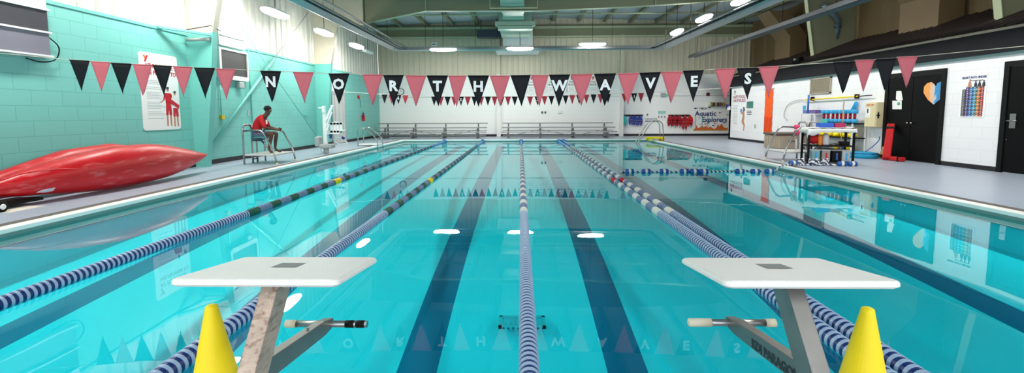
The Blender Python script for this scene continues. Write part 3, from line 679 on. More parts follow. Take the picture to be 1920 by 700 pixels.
for px, m_, w, h, lb, st in ((1170.5, tealv, .3, .72, 'teal child float vest, leftmost on the blue vest rail', tealv), (1183, bluev, .34, .62, 'blue life vest with khaki straps next to the teal vest', kh), (1190.5, bluev, .3, .66, 'middle blue life vest on the rail', kh), (1199, bluev, .36, .68, 'rightmost blue life vest with khaki straps', kh)):
    p = atY(px, 217, YW); vest(p.x, p.z, w, h, m_, 'life_vest', lb, 'life vests on the far wall', st)
for k, px in enumerate((1256, 1264.5, 1272.5, 1283, 1293)):
    p = atY(px, 216, YW); vest(p.x, p.z, .36, .76 if k != 3 else .98, redv if k != 4 else mat('bright_red_vest', (206, 18, 24), .7), 'life_vest', ('dark red life vest, leftmost on the right rail', 'dark red life vest, second on the right rail', 'dark red life vest, third on the right rail', 'dark red life vest with tan straps hanging lower, fourth on the right rail', 'bright red life vest at the right end of the rail')[k], 'life vests on the far wall', kh if k == 3 else None)
# swim test notice
p = atY(1221, 225, YW); t = thing('wall_lettering', p, 'small navy swim test notice printed between the vest rails', 'sign')
text('PREPARE FOR', .13, navy, t, (p.x, YW, p.z+.06), (1, 0, 0), V); text('SWIM TEST!', .15, navy, t, (p.x, YW, p.z-.1), (1, 0, 0), V, bold=.003)
logoY(t, (p.x-.27, YW, p.z+.34), (1, 0, 0), V, .14, inkK, inkK, (0, -1, 0))
p = atY(1241, 212, YW); t = thing('wall_lettering', p, 'small teal notice with three marks beside the red vests', 'sign')
q = MB(); q.box(p.x-.25, p.x+.25, YW-.004, YW, p.z-.06, p.z+.14); q.build('panel', mat('print_pale_teal', (160, 214, 208), .7), t)
q = MB()
for k in (-1, 0, 1): q.prism([(p.x+k*.2-.05, p.z-.3), (p.x+k*.2+.05, p.z-.3), (p.x+k*.2, p.z-.17)], (0, YW, 0), (1, 0, 0), V, (0, -.004, 0))
q.build('marks', inkK, t)
# Aquatic Explorers mural
a, c = atY(1301, 197, YW), atY(1364, 245, YW)
t = thing('wall_mural', ((a.x+c.x)/2, YW, c.z), 'sea life mural reading Aquatic Explorers with orange coral', 'mural')
W_, H_ = c.x-a.x, a.z-c.z
def M(u_, v_): return (a.x+u_*W_, YW-.003, c.z+v_*H_)
text('YMCA', .19, inkK, t, M(.27, .86), (1, 0, 0), V, bold=.002); text('Aquatic', .46, navy, t, M(.04, .66), (1, 0, 0), V, align='LEFT', bold=.009, sx=.98); text('Explorers', .46, navy, t, M(.24, .42), (1, 0, 0), V, align='LEFT', bold=.009, sx=.92)
q = MB()
top = [(0, .03), (.06, .1), (.1, .22), (.13, .1), (.2, .13), (.27, .22), (.3, .12), (.37, .2), (.43, .1), (.5, .16), (.56, .1), (.62, .06), (.68, .12), (.72, .25), (.76, .16), (.82, .28), (.86, .18), (.92, .1), (1, .12)]
q.prism([(a.x+u_*W_, c.z+v_*H_) for u_, v_ in top]+[(c.x, c.z), (a.x, c.z)], (0, YW, 0), (1, 0, 0), V, (0, -.004, 0)); q.build('coral', inkO, t)
q = MB(); q.prism([(a.x, c.z), (c.x, c.z), (c.x, c.z+.06), (a.x, c.z+.04)], (0, YW-.005, 0), (1, 0, 0), V, (0, -.004, 0)); q.build('sand', mat('sand_tan', (196, 160, 70), .7), t)
for u_, m_ in ((.06, inkT), (.26, inkT), (.42, inkT)):
    q = MB(); q.tube([M(u_+.015*math.sin(k*1.6), .08+k*.07) for k in range(8)], .02, 5); q.build('seaweed', m_, t)
for i, (u_, v_, m_, s_) in enumerate(((.05, .87, navy, .1), (.45, .9, inkK, .09), (.97, .88, navy, .1), (.76, .7, inkR, .08), (.98, .62, inkT, .07), (.17, .5, inkG, .08), (.2, .25, inkR, .06), (.35, .26, inkR, .08), (.63, .28, inkR, .07), (.58, .2, inkK, .08), (.9, .31, navy, .09))):
    x, _, z = M(u_, v_); q = MB(); q.prism([(x-s_, z), (x-.3*s_, z+.6*s_), (x+.6*s_, z), (x+s_*1.2, z+.6*s_), (x+s_*1.1, z-.6*s_), (x+.6*s_, z-.05*s_), (x-.3*s_, z-.6*s_)], (0, YW-.006, 0), (1, 0, 0), V, (0, -.003, 0)); q.build('fish', m_, t)
# rolled mats on wall
a, c = atY(1328, 196, YW-.12), atY(1358, 196, YW-.12)
t = thing('rolled_mats', ((a.x+c.x)/2, YW-.12, a.z), 'striped multicoloured roll mounted above the mural', 'mat')
cols = [(225, 222, 200), (120, 130, 50), (50, 50, 50), (190, 150, 50), (60, 60, 90), (90, 90, 130), (150, 110, 50), (210, 140, 40)]
n = len(cols)
for k in range(n): MB().lathe((a.x+(c.x-a.x)*k/n, YW-.14, a.z), [(.13, 0), (.13, (c.x-a.x)/n)], 16, 'X').build('roll', mat('roll_%d' % k, cols[k], .6), t)
# ------------------------------------------------------------------ bleachers
def bleacher(x0, x1, feet, lb):
    t = thing('bleacher', ((x0+x1)/2, 28.6, DZ), lb, 'bleachers', 'aluminium bleachers')
    for y, z in ((27.95, .52), (28.6, .78), (29.25, 1.04)):
        MB().box(x0, x1, y-.13, y+.13, z-.065, z, bev=.008).build('seat_plank', alum, t)
    for y, z in ((28.3, .28), (28.95, .56)):
        MB().box(x0+.05, x1-.05, y-.13, y+.13, z-.04, z, bev=.008).build('foot_plank', alum, t)
    for x in feet:
        q = MB()
        for y, z in ((27.95, .48), (28.6, .74), (29.25, 1.0)): q.box(x-.04, x+.04, y-.04, y+.04, DZ, z); q.box(x-.05, x+.05, y-.1, y+.1, DZ, DZ+.02)
        q.box(x-.025, x+.025, 27.9, 29.3, DZ+.04, DZ+.09); q.bar((x, 28.0, .3), (x, 29.2, .85), .04, .04); q.build('support_frame', mat('frame_grey', (122, 122, 122), .45, .5), t)
    for k in range(len(feet)-1):
        f0, f1 = feet[k], feet[k+1]
        q = MB(); q.bar((f0, 28.62, .2) if k % 2 == 0 else (f0, 28.62, .62), (f1, 28.62, .62) if k % 2 == 0 else (f1, 28.62, .2), .03, .03); q.build('cross_brace', steelD, t)
    MB().box(x0+.3, x1-.3, 29.2, 29.24, DZ+.1, DZ+.16).build('rear_rail', alum, t)
bleacher(-9.25, -2.15, (-8.6, -6.8, -4.85, -2.75), 'long aluminium bleachers in front of the far wall, left set')
bleacher(-1.2, 5.85, (-.82, 1.2, 3.25, 5.3), 'long aluminium bleachers in front of the far wall, right set')
# ------------------------------------------------------------------ PENNANTS
fn = {}
def pennant(pts3, m_, name, lb, grp, cat='pennant', letter=None, lsize=.2, lm=None, Yv=0):
    """triangle: left top, right top, tip; a cloth sheet with a soft ripple and a hem"""
    A, B, T = pts3; ctr = (A+B)/2; t = thing(name, ctr, lb, cat, grp)
    n = 8; vs = []; idx = {}; ph = random.uniform(0, 6)
    for i in range(n+1):
        u0 = A.lerp(T, i/n); u1 = B.lerp(T, i/n)
        for j in range(n-i+1):
            f = j/(n-i) if n-i else 0; p_ = u0.lerp(u1, f); p_ = p_+Vector((0, .008*math.sin(ph+f*4)*i/n*2, 0)); idx[i, j] = len(vs); vs.append(p_)
    N_ = len(vs); fs = []
    for i in range(n):
        for j in range(n-i):
            fs.append((idx[i, j], idx[i+1, j], idx[i, j+1]))
            if j < n-i-1: fs.append((idx[i+1, j], idx[i+1, j+1], idx[i, j+1]))
    q = MB(); q.add(vs, fs, 0, True); o = q.build('cloth', m_, t)
    sm_ = o.modifiers.new('solid', 'SOLIDIFY'); sm_.thickness = .003
    w = (B-A).length
    h_ = MB().tube([A+Vector((0, 0, -.004)), B+Vector((0, 0, -.004))], w*.028, 6).build('hem', m_, t)
    if letter: text(letter, lsize, lm or white, t, ctr+(T-ctr)*.36+Vector((0, -.022, 0)), (B-A), V, name='letter', bold=.008*lsize/.2, depth=.0015)
    return t
FY = 7.0
L1 = [(130, 168, 112, 114, 152, 171, 'k', ''), (170, 207, 115, 117, 191, 172, 'p', ''), (208, 247, 118, 120, 230, 177, 'k', ''), (248, 285, 120, 122, 269, 180, 'p', ''), (286, 322, 122, 124, 307, 182, 'k', ''), (324, 361, 124, 126, 344, 184, 'p', ''),
 (364, 403, 127, 128, 385, 186, 'k', ''), (404, 442, 129, 130, 424, 188, 'p', ''), (488, 527, 133, 134, 511, 192, 'k', 'N'), (549, 588, 135, 136, 571, 194, 'p', ''), (616, 655, 138, 138, 636, 196, 'k', 'O'), (679, 718, 140, 140, 699, 198, 'p', ''),
 (718.5, 757, 141, 141, 738, 200, 'k', 'R'), (760, 799, 141.5, 142, 780, 200, 'p', ''), (800, 840, 142, 142, 822, 200, 'k', 'T'), (840.5, 875, 142, 142, 856, 201, 'p', ''), (877, 917, 142, 142, 897, 201, 'k', 'H'), (918, 956.5, 142, 142, 938, 200, 'p', ''),
 (957, 995, 141.5, 141, 978, 200, 'k', ''), (996, 1029, 141, 141, 1011, 200, 'p', ''), (1029.5, 1069, 140.5, 140, 1048, 200, 'k', 'W'), (1070, 1111, 140, 139, 1090, 199, 'p', ''), (1114, 1155, 139, 138, 1134, 199, 'k', 'A'), (1158, 1198, 138, 137, 1177, 197, 'p', ''),
 (1199, 1239, 137, 135, 1219, 195, 'k', 'V'), (1240, 1279.5, 135, 134, 1258, 194, 'p', ''), (1280.5, 1320, 133, 131.5, 1300, 192, 'k', 'E'), (1340, 1380, 130, 128, 1360, 190, 'p', ''), (1381.5, 1420, 128, 126.5, 1401, 187, 'k', 'S'), (1422, 1461, 126, 124, 1441, 184, 'p', ''),
 (1562, 1602, 117, 115, 1581, 176, 'k', ''), (1603, 1640, 113, 112, 1618, 173, 'p', ''), (1642, 1681, 111, 109, 1659, 170, 'k', ''), (1682, 1721, 107, 105.5, 1700, 165, 'p', '')]
lab = ['black pennant at the left end of the near flag line', 'pink pennant second from the left end of the near line', 'mottled black pennant third from the left end', 'pink pennant over the left part of the wall poster', 'black pennant hanging over the wall poster', 'pink pennant over the right edge of the wall poster',
 'black pennant in front of the teal column', 'pink pennant left of the N pennant, with a gap between', 'black pennant with white letter N', 'pink pennant alone between N and O', 'black pennant with white letter O', 'pink pennant between O and R', 'black pennant with white letter R', 'pink pennant between R and T', 'black pennant with white letter T',
 'pink pennant between T and H', 'black pennant with white letter H', 'pink pennant just right of H', 'blank black pennant at the middle between H and W', 'pink pennant just left of W', 'black pennant with white letter W', 'pink pennant between W and A', 'black pennant with white letter A', 'pink pennant between A and V',
 'black pennant with white letter V', 'pink pennant between V and E', 'black pennant with white letter E', 'pink pennant between E and S', 'black pennant with white letter S', 'pink pennant just right of S', 'black pennant above the storage shelves, after the gap', 'pink pennant left of the double doors', 'mottled black pennant over the door frame corner', 'pink pennant at the right end of the near line']
sp = []
for i, (x0, x1, y0, y1, tx, ty, c_, le) in enumerate(L1):
    A, B, T = atY(x0, y0, FY), atY(x1, y1, FY), atY(tx, ty, FY); sp += [A, B]
    pennant((A, B, T), pblack if c_ == 'k' else pink, 'pennant', lab[i], 'pennants on the near flag line', letter=le, lsize=.215, lm=white)
rope_m = mat('cord', (210, 200, 180), .7)
ends = [atY(-30, 97, FY), atY(1921, 86.5, FY)]
q = MB(); q.tube([ends[0]]+sp[::1]+[ends[1], atY(2100, 62, FY)], .005, 6); tag(q.build('flag_cord', rope_m), 'thin cord carrying the near line of large pennants', 'cord')
FY2 = 22.0
L2 = [(721, 'k', ''), (734, 'p', ''), (747, 'k', '6'), (760, 'p', '')]+[(814+12.6*i, 'kp'[i % 2], {4: '5', 10: '4'}.get(i, '')) for i in range(13)]+[(978, 'k', '')]
L2 += [(994, 'p', ''), (1008, 'k', '3'), (1021, 'p', ''), (1034, 'k', ''), (1047, 'p', ''), (1060.5, 'k', ''), (1073, 'p', ''), (1086, 'k', '2'), (1099.5, 'p', ''), (1113, 'k', ''), (1126, 'p', ''), (1140, 'k', ''), (1171, 'p', ''), (1189, 'k', '1'), (1202, 'p', '')]
ORD = ['first', 'second', 'third', 'fourth', 'fifth', 'sixth', 'seventh', 'eighth', 'ninth', 'tenth', 'eleventh', 'twelfth', 'thirteenth', 'fourteenth', 'fifteenth', 'sixteenth', 'seventeenth', 'eighteenth', 'nineteenth', 'twentieth']
def y2(x): return 176.6+ (4.4*(x-715)/100 if x < 815 else 4.6-(x-815)*.001 if x < 1000 else 4.4-(x-1000)*.058/1.6 if x < 1147 else -1.0-(x-1147)*.03+.6)
cnt = {'k': 0, 'p': 0}; sp = []
for (px, c_, le) in L2:
    y = y2(px); hw = 5.7; A, B, T = atY(px-hw, y, FY2), atY(px+hw, y, FY2), atY(px, y+17.5, FY2); sp += [A, B]; i = cnt[c_]; cnt[c_] += 1
    lb = 'small black pennant numbered %s on the far flag line' % le if le else '%s small %s pennant from the left on the far flag line' % (ORD[i], 'black' if c_ == 'k' else 'red')
    pennant((A, B, T), pblack if c_ == 'k' else pred, 'small_pennant', lb, 'small pennants on the far flag line', letter=le, lsize=.2, lm=white)
q = MB(); q.tube([Vector((XL+.05, FY2, 2.75))]+sp+[Vector((RX-.1, FY2, 2.9))], .012, 5); tag(q.build('flag_cord', mat('tape_white', (235, 232, 225), .6)), 'pale cord carrying the far line of small pennants', 'cord')
# ------------------------------------------------------------------ LANE ROPES
def disc_mesh(rim, hub, nm):
    b_ = MB(); R, r = .066, .0595
    b_.lathe((0, 0, 0), [(.02, -.030), (r, -.030), (r, -.0125), (R, -.0115), (R, .0115), (r, .0125), (r, .030), (.02, .030)], 18, 'Y', mis=[1, 1, 0, 0, 0, 1, 1], smooth=False)
    me = bpy.data.meshes.new(nm); me.from_pydata(b_.v, [], b_.f); me.materials.append(rim); me.materials.append(hub); me.polygons.foreach_set('material_index', b_.m); me.update(); return me, b_
near_me, near_b = disc_mesh(blueL, blueD, 'float_disc')
def lane_rope(fn_, farx, kind, lb, ystart=2.3):
    """fn_(y) -> x; blocks change colour after the first five yards"""
    x0 = fn_(3.0); t = thing('lane_rope', (x0, 3.0, 0), lb, 'lane rope', 'lane ropes')
    ys = []; y = ystart
    while y < 21.9: ys.append(y); y += .06
    far = MB(); var = {}
    def dmesh(y):
        if y < 7.05: return near_me, 'n'
        if abs(y-10.6) < .16 and kind != 'plain': return None, 'mark'
        k = int((y-7.05)/.33) % 2; return None, ('a' if k == 0 else 'b')
    pal = {'white': {'a': (bluew, bluew), 'b': (lav, lav), 'mark': (inkR, inkR)}, 'plain': {'a': (bluew, bluew), 'b': (lav, lav), 'mark': (bluew, bluew)}, 'green': {'a': (green, green), 'b': (lav, lav), 'mark': (yellow, yellow)}}[kind]
    mats = []; mi = {}
    for i, y in enumerate(ys):
        me, kk = dmesh(y); x = fn_(y)
        if i < 96:
            if me is None:
                key = (kind, kk)
                if key not in fn: fn[key] = disc_mesh(pal[kk][0], pal[kk][1], 'float_disc')[0]
                me = fn[key]
            o = bpy.data.objects.new('float_disc', me); C.objects.link(o); o.parent = t; o.location = (x-x0, y-3.0, .022)
        else:
            if kk == 'n': ks = (blueL, blueD)
            else: ks = pal[kk]
            if ks not in mi: mi[ks] = len(mats); mats.extend(ks)
            far.lathe((x, y, .022), [(.059, -.029), (.059, -.013), (.065, -.012), (.065, .012), (.059, .013), (.059, .029)], 10, 'Y', mis=[mi[ks]+1, mi[ks]+1, mi[ks], mi[ks]+1, mi[ks]+1], smooth=True)
    o = far.build('float_discs_far', mats, t); o['kind'] = 'stuff'
    MB().tube([(fn_(y), y, .022) for y in (21.8, 23, 24, 25, 25.9)], [.055, .055, .058, .06, .062], 12).build('end_sleeve', bluep, t)
    MB().lathe((fn_(26.1), 26.1, .05), [(.03, -.3), (.1, -.22), (.12, 0), (.1, .2), (.03, .26)], 14, 'Y').build('end_float', bluep, t)
    MB().tube([(fn_(2.1), 2.1, .022), (fn_(26.45), 26.45, .03)], .006, 6).build('cable', steelD, t)
    return t
lane_rope(lambda y: -4.42+.04*math.sin(y/8), 0, 'green', 'leftmost lane rope, blue then green and grey floats')
lane_rope(lambda y: -2.2+.03*math.sin(y/6), 0, 'green', 'second lane rope from the left, green and grey floats')
lane_rope(lambda y: .05-.002*y, 0, 'plain', 'middle lane rope running straight away between the blocks')
lane_rope(lambda y: 2.16+.025*math.sin(y/8), 0, 'white', 'inner lane rope of the right pair, blue and white floats')
lane_rope(lambda y: 2.36+.05*math.sin((y-3)/13)+.0*y, 0, 'white', 'outer lane rope of the right pair, blue and white floats')
# cross line with floats
rp = bpy.data.materials.new('twisted_rope'); rp.use_nodes = True; nt = rp.node_tree; N = nt.nodes; L = nt.links
wv = N.new('ShaderNodeTexWave'); wv.inputs['Scale'].default_value = 5; wv.bands_direction = 'DIAGONAL'; tc = N.new('ShaderNodeTexCoord'); cr = N.new('ShaderNodeValToRGB')
cr.color_ramp.elements[0].color = lin((30, 44, 80)); cr.color_ramp.elements[1].color = lin((236, 238, 240)); cr.color_ramp.elements[0].position = .4; cr.color_ramp.elements[1].position = .5
L.new(tc.outputs['Object'], wv.inputs['Vector']); L.new(wv.outputs['Color'], cr.inputs[0]); L.new(cr.outputs[0], N['Principled BSDF'].inputs['Base Color'])
t = thing('float_line', (5, 12.4, 0), 'rope with blue and white floats across the right lanes, coiled at the table', 'float line')
cp = [atZ(1163, 322, .02), atZ(1300, 322, .02), atZ(1400, 320.5, .02), atZ(1452, 320, .02), Vector((7.15, 12.75, .09)), Vector((7.5, 12.8, .16)), Vector((7.9, 12.98, .13)), Vector((8.2, 13.0, .13)), Vector((8.6, 12.9, .14)), Vector((9.0, 12.8, .13))]
MB().tube(smooth_path(cp, 4), .022, 8).build('rope', rp, t)
def float_at(c, d, r=.07, l=.24):
    d = Vector(d).normalized(); a = Vector((0, 0, 1)); bvec = d.cross(a).normalized(); pr_ = [(-.5, .35, 0), (-.46, .8, 0), (-.38, 1, 0), (-.14, 1, 0), (-.14, 1.02, 1), (.14, 1.02, 1), (.14, 1, 0), (.38, 1, 0), (.46, .8, 0), (.5, .35, 0)]
    q = MB(); vs = []; n = 14
    for h, rr, _ in pr_:
        for k in range(n): vs.append(Vector(c)+d*h*l+(a*math.cos(2*PI*k/n)+bvec*math.sin(2*PI*k/n))*rr*r)
    o_ = len(q.v); q.v += [tuple(v) for v in vs]
    for i in range(len(pr_)-1):
        for k in range(n): q.f.append([i*n+k, i*n+(k+1) % n, (i+1)*n+(k+1) % n, (i+1)*n+k]); q.m.append(1 if (pr_[i][2] and pr_[i+1][2]) else 0); q.sm.append(True)
    q.f.append(list(range(n))); q.m.append(0); q.sm.append(False); q.f.append([(len(pr_)-1)*n+k for k in range(n)]); q.m.append(0); q.sm.append(False)
    return q.build('float', [blue, bluew], t)
for px in (1180.5, 1211.5, 1245, 1283, 1302, 1319.5, 1387, 1416, 1442.5): p = atZ(px, 321.5, .03); float_at((p.x, p.y, .03), (1, .03, 0))
float_at((7.62, 12.85, .19), (1, .1, 0)); float_at((8.95, 12.82, .17), (1, -.15, 0)); float_at((9.22, 12.8, .17), (1, -.1, 0))
for c_, r_ in (((8.3, 13.02), .14), ((8.0, 13.15), .1), ((8.55, 12.95), .1)):
    q = MB(); ps = [(c_[0]+r_*math.cos(k*.55)*(1-.004*k), c_[1]+r_*.8*math.sin(k*.55), DZ+.03+.16*(k/48)+.02*math.sin(k*2.1)) for k in range(48)]; q.tube(ps, .02, 6); q.build('rope_coil', rp, t)
# ------------------------------------------------------------------ STARTING BLOCKS
def start_block(X, side, lb):
    t = thing('starting_block', (X, 1.25, DZ), lb, 'starting block', 'starting blocks')
    # platform
    me = MB(); hw, y0, y1, zt0, zt1, th = .315, 1.60, 2.06, 1.0, .938, .03; cr = .025
    poly = []
    for cx, cy_, a0 in ((hw-cr, y1-cr, 0), (-hw+cr, y1-cr, 90), (-hw+cr, y0+cr, 180), (hw-cr, y0+cr, 270)):
        for k in range(5): a = math.radians(a0+k*22.5); poly.append((cx+cr*math.cos(a), cy_+cr*math.sin(a)))
    def zt(y): return zt0+(zt1-zt0)*(y-y0)/(y1-y0)
    rings = []; n = len(poly); vs = []
    for ins, dz in ((.012, -th), (.003, -th+.006), (0, -th*.7), (0, -.010), (.003, -.004), (.010, 0)):
        for (a, c) in poly:
            f = 1-ins/hw; vs.append((X+a*f, (c-1.83)*f+1.83, zt((c-1.83)*f+1.83)+dz))
    fs = [(i*n+k, i*n+(k+1) % n, (i+1)*n+(k+1) % n, (i+1)*n+k) for i in range(5) for k in range(n)]+[list(range(n))[::-1], [5*n+k for k in range(n)]]
    me.add(vs, fs, 0); me.build('platform', mat('block_white', (236, 234, 228), .4, var=.015, scale=10, bump=.15, bscale=120), t)
    s = -side    # towards pool middle
    cx = X+s*-.0
    q = MB(); zc = zt(1.86)+.0015; w_, l_ = .052, .045; sk_ = .0
    q.add([(cx-w_, 1.86-l_, zt(1.86-l_)+.002), (cx+w_, 1.86-l_, zt(1.86-l_)+.002), (cx+w_, 1.86+l_, zt(1.86+l_)+.002), (cx-w_, 1.86+l_, zt(1.86+l_)+.002)], [(0, 1, 2, 3)])
    q.build('grip_patch', mat('patch_grey', (128, 134, 130), .6, var=.2, scale=60), t)
    # leaning post (rectangular tube)
    pt, pb = Vector((X, 1.775, .94)), Vector((X, 1.17, DZ)); d = (pb-pt).normalized(); a = Vector((1, 0, 0)); b_ = a.cross(d)
    q = MB(); w, h = .033, .05
    def ring(c): return [c+a*w*i+b_*h*j for i, j in ((-1, -1), (1, -1), (1, 1), (-1, 1))]
    mid = pt.lerp(pb, .33); vs = ring(pt)+ring(mid)+ring(pb)
    q.add(vs, [(3, 2, 1, 0), (8, 9, 10, 11)]+[(r0+k, r0+(k+1) % 4, r0+4+(k+1) % 4, r0+4+k) for r0 in (0, 4) for k in range(4)])
    q.build('post', rust if side < 0 else steelD, t, bevel=.004)
    MB().box(X-.12, X+.12, 1.05, 1.29, DZ, DZ+.015).build('base_plate', steelD, t)
    MB().box(X-.04, X+.04, 1.72, 1.84, .92, zt(1.84)-th+.004).build('mount_plate', steelD, t)
    # forward arm and backstroke bar
    zb = .545 if side < 0 else .562; p0, p1 = Vector((X, 1.56, .645)), Vector((X, 2.21, zb))
    q = MB(); u = (p1-p0).normalized(); up = Vector((0, 0, 1)); r_ = Vector((1, 0, 0))
    def sec(c, w, h): return [c-r_*w-up*h, c+r_*w-up*h, c+r_*w+up*h, c-r_*w+up*h]
    vs = sec(p0, .024, .042)+sec(p1-u*.08, .024, .036)+sec(p1+u*.02, .022, .022)
    q.add(vs, [(0, 1, 2, 3), (11, 10, 9, 8)]+[(r0+k, r0+4+k, r0+4+(k+1) % 4, r0+(k+1) % 4) for r0 in (0, 4) for k in range(4)])
    q.build('arm', steelD, t, bevel=.003)
    y_, z_ = 2.2, zb; xa, xb = X-.205, X+.205
    MB().tube([(xa, y_, z_), (xb, y_, z_)], .0168, 14).build('grip_bar', silver, t)
    ivory = mat('ivory_grip', (222, 214, 190), .5)
    if side < 0:
        MB().tube([(xb-.11, y_, z_), (xb-.065, y_, z_)], .0182, 14).build('tape', black, t); MB().tube([(xb-.055, y_, z_), (xb-.012, y_, z_)], .0182, 14).build('tape', black, t)
        MB().tube([(xa-.005, y_, z_), (xa+.05, y_, z_)], .019, 14).build('grip_sleeve', ivory, t)
    else:
        MB().tube([(xa-.012, y_, z_), (xa-.008, y_, z_), (xa+.1, y_, z_)], [.014, .02, .02], 14).build('grip_sleeve', ivory, t)
        MB().tube([(xb-.045, y_, z_), (xb+.005, y_, z_)], .02, 14).build('grip_sleeve', ivory, t)
        text('KDI PARAGON', .052, mat('stencil', (22, 40, 46), .6), t, (X-.0245, 1.79, .602), (0, -1, .128), (0, .128, 1), name='lettering', bold=.0025, depth=.001, sx=1.0)
    MB().ball((X+(.0 if side < 0 else 0), 2.0, .622), .007, 8).build('bolt', silver, t); MB().ball((X, 1.70, .668), .008, 8).build('bolt', silver, t)
start_block(-.985, -1, 'left starting block with rusty post and black taped bar end')
start_block(1.045, 1, 'right starting block with stencilled arm and white bar grip')
def cone(x, y, lb):
    t = thing('traffic_cone', (x, y, DZ), lb, 'cone', 'yellow cones')
    MB().lathe((x, y, DZ), [(.165, .02), (.15, .035), (.026, .655), (.024, .668), (.014, .674), (0, .675)], 32).build('body', yellow, t)
    MB().box(x-.2, x+.2, y-.2, y+.2, DZ, DZ+.025, bev=.008).build('base', yellow, t)
p = atY(396.5, 577, 1.9); cone(p.x, 1.9, 'yellow cone beside the left starting block'); p = atY(1627.5, 574, 1.9); cone(p.x, 1.9, 'yellow cone beside the right starting block')
# pool floor drain
t = thing('floor_drain', (0, 5.75, -1.1), 'square grey drain grate on the pool bottom under the middle rope', 'drain')
zz = pz(5.85)+.03
ra, rb = atZ(980, 592, zz), atZ(979, 613, zz)
q = MB(); x0, x1, y0, y1 = rb.x-.28, rb.x+.28, rb.y, ra.y
for (a_, b_, c_, d_) in ((x0, x1, y0, y0+.04), (x0, x1, y1-.04, y1), (x0, x0+.04, y0, y1), (x1-.04, x1, y0, y1)): q.box(a_, b_, c_, d_, zz-.03, zz)
q.build('frame', mat('drain_grey', (96, 192, 208), .6), t)
for k in range(9): MB().box(x0+.05+k*.058, x0+.07+k*.058, y0, y1, zz-.03, zz-.012).build('bar', MC['drain_grey'], t)
# ------------------------------------------------------------------ KAYAKS
def interp(tab, v):
    if v <= tab[0][0]: return tab[0][1]
    for (a, p_), (c, q_) in zip(tab, tab[1:]):
        if v <= c: f = (v-a)/(c-a); f2 = f; return p_+(q_-p_)*f2
    return tab[-1][1]
def kayak(xc, top, bot, thick, lb, y0, y1, logo=False):
    t = thing('kayak', (xc, (y0+y1)/2, DZ), lb, 'kayak', 'red kayaks')
    q = MB(); n = 46; sec = [(0, 1), (.38, .93), (.70, .72), (.91, .42), (1, .08), (.99, -.25), (.88, -.55), (.62, -.82), (.3, -.96), (0, -1), (-.3, -.8), (-.42, -.3), (-.42, .3), (-.3, .8)]
    K = len(sec); vs = []; cen = []
    for i in range(n+1):
        y = y0+(y1-y0)*(.5-.5*math.cos(PI*i/n)); zt_, zb_ = interp(top, y), interp(bot, y); f = (y-y0)/(y1-y0)
        w_ = thick*max(.0, math.sin(PI*min(1, max(0, f))))**.55+.012; a_ = max(.012, (zt_-zb_)/2); zc = (zt_+zb_)/2
        xo = xc-.12*(1-math.sin(PI*f))
        for sx, sz in sec: vs.append((xo+sx*w_, y, zc+sz*a_))
    fs = [(i*K+k, i*K+(k+1) % K, (i+1)*K+(k+1) % K, (i+1)*K+k) for i in range(n) for k in range(K)]+[list(range(K))[::-1], [n*K+k for k in range(K)]]
    q.add(vs, fs, 0, True); o = q.build('hull', red, t); s_ = o.modifiers.new('sub', 'SUBSURF'); s_.levels = 1; s_.render_levels = 1
    # moulded ridge sweeping along the hull
    rg = MB(); pts = []; RT = [(0, .97), (.08, .9), (.2, .5), (.32, 0), (.45, -.45), (.6, -.6), (.75, -.55), (.88, -.3), (.96, -.05), (1, 0)]
    for i in range(2, n):
        f = i/n; y = y0+(y1-y0)*f; sz = interp(RT, f); w_ = thick*max(0, math.sin(PI*f))**.55; zt_, zb_ = interp(top, y), interp(bot, y)
        pts.append((xc-.12*(1-math.sin(PI*f))+w_*math.sqrt(max(0, 1-sz*sz))*.985, y, (zt_+zb_)/2+sz*(zt_-zb_)/2*.985))
    rg.tube(smooth_path(pts, 2), .013, 8); rg.build('hull_ridge', red, t)
    # gunwale rim on the wall side
    rim = MB(); pts = []
    for i in range(2, n-1):
        y = y0+(y1-y0)*i/n; f = i/n; w_ = thick*max(0, math.sin(PI*f))**.55; pts.append((xc-.12*(1-math.sin(PI*f))-w_*.30, y, interp(top, y)-.05))
    rim.tube(pts, .018, 8); rim.build('gunwale', mat('gunwale_dark', (120, 8, 18), .4), t)
    return t
TOP = [(6.86, .47), (6.95, .53), (7.41, .70), (7.77, .79), (8.27, .89), (8.82, .97), (9.3, 1.0), (9.72, 1.0), (10.1, .97), (10.46, .92), (11.14, .77), (11.6, .65), (11.95, .57)]
BOT = [(6.86, .42), (6.95, .33), (7.3, .26), (7.72, .22), (8.3, .15), (8.74, .12), (9.4, .115), (10.0, .13), (10.4, .16), (10.9, .24), (11.39, .36), (11.7, .46), (11.95, .54)]
ky = kayak(-8.3, TOP, BOT, .34, 'front red kayak lying on its side on the left deck', 6.86, 11.95)
q = MB(); P0, P1 = atX(69, 361.5, -8.02), atX(102, 359.5, -8.02)
q.prism([(0, 0), (.1, .03), (.3, .035), (P1.y-P0.y, .02), (P1.y-P0.y-.03, -.015), (.12, -.02)], (-8.03, P0.y, P0.z), (0, 1, 0), V, (.02, 0, 0)); q.build('maker_badge', mat('badge_silver', (190, 190, 205), .4), ky)
TOP2 = [(6.6, .35), (7.0, .45), (7.45, .63), (7.97, .78), (8.66, .96), (9.66, 1.02), (10.4, .9), (11.2, .68), (11.4, .62)]
BOT2 = [(6.6, .3), (7.1, .24), (7.8, .17), (8.8, .12), (9.8, .13), (10.6, .25), (11.4, .52)]
kayak(-8.92, TOP2, BOT2, .27, 'rear red kayak between the front kayak and teal wall', 6.6, 11.4)
t = thing('kayak_cart', (-8.2, 7.3, DZ), 'low black wheeled cart under the kayak end', 'cart')
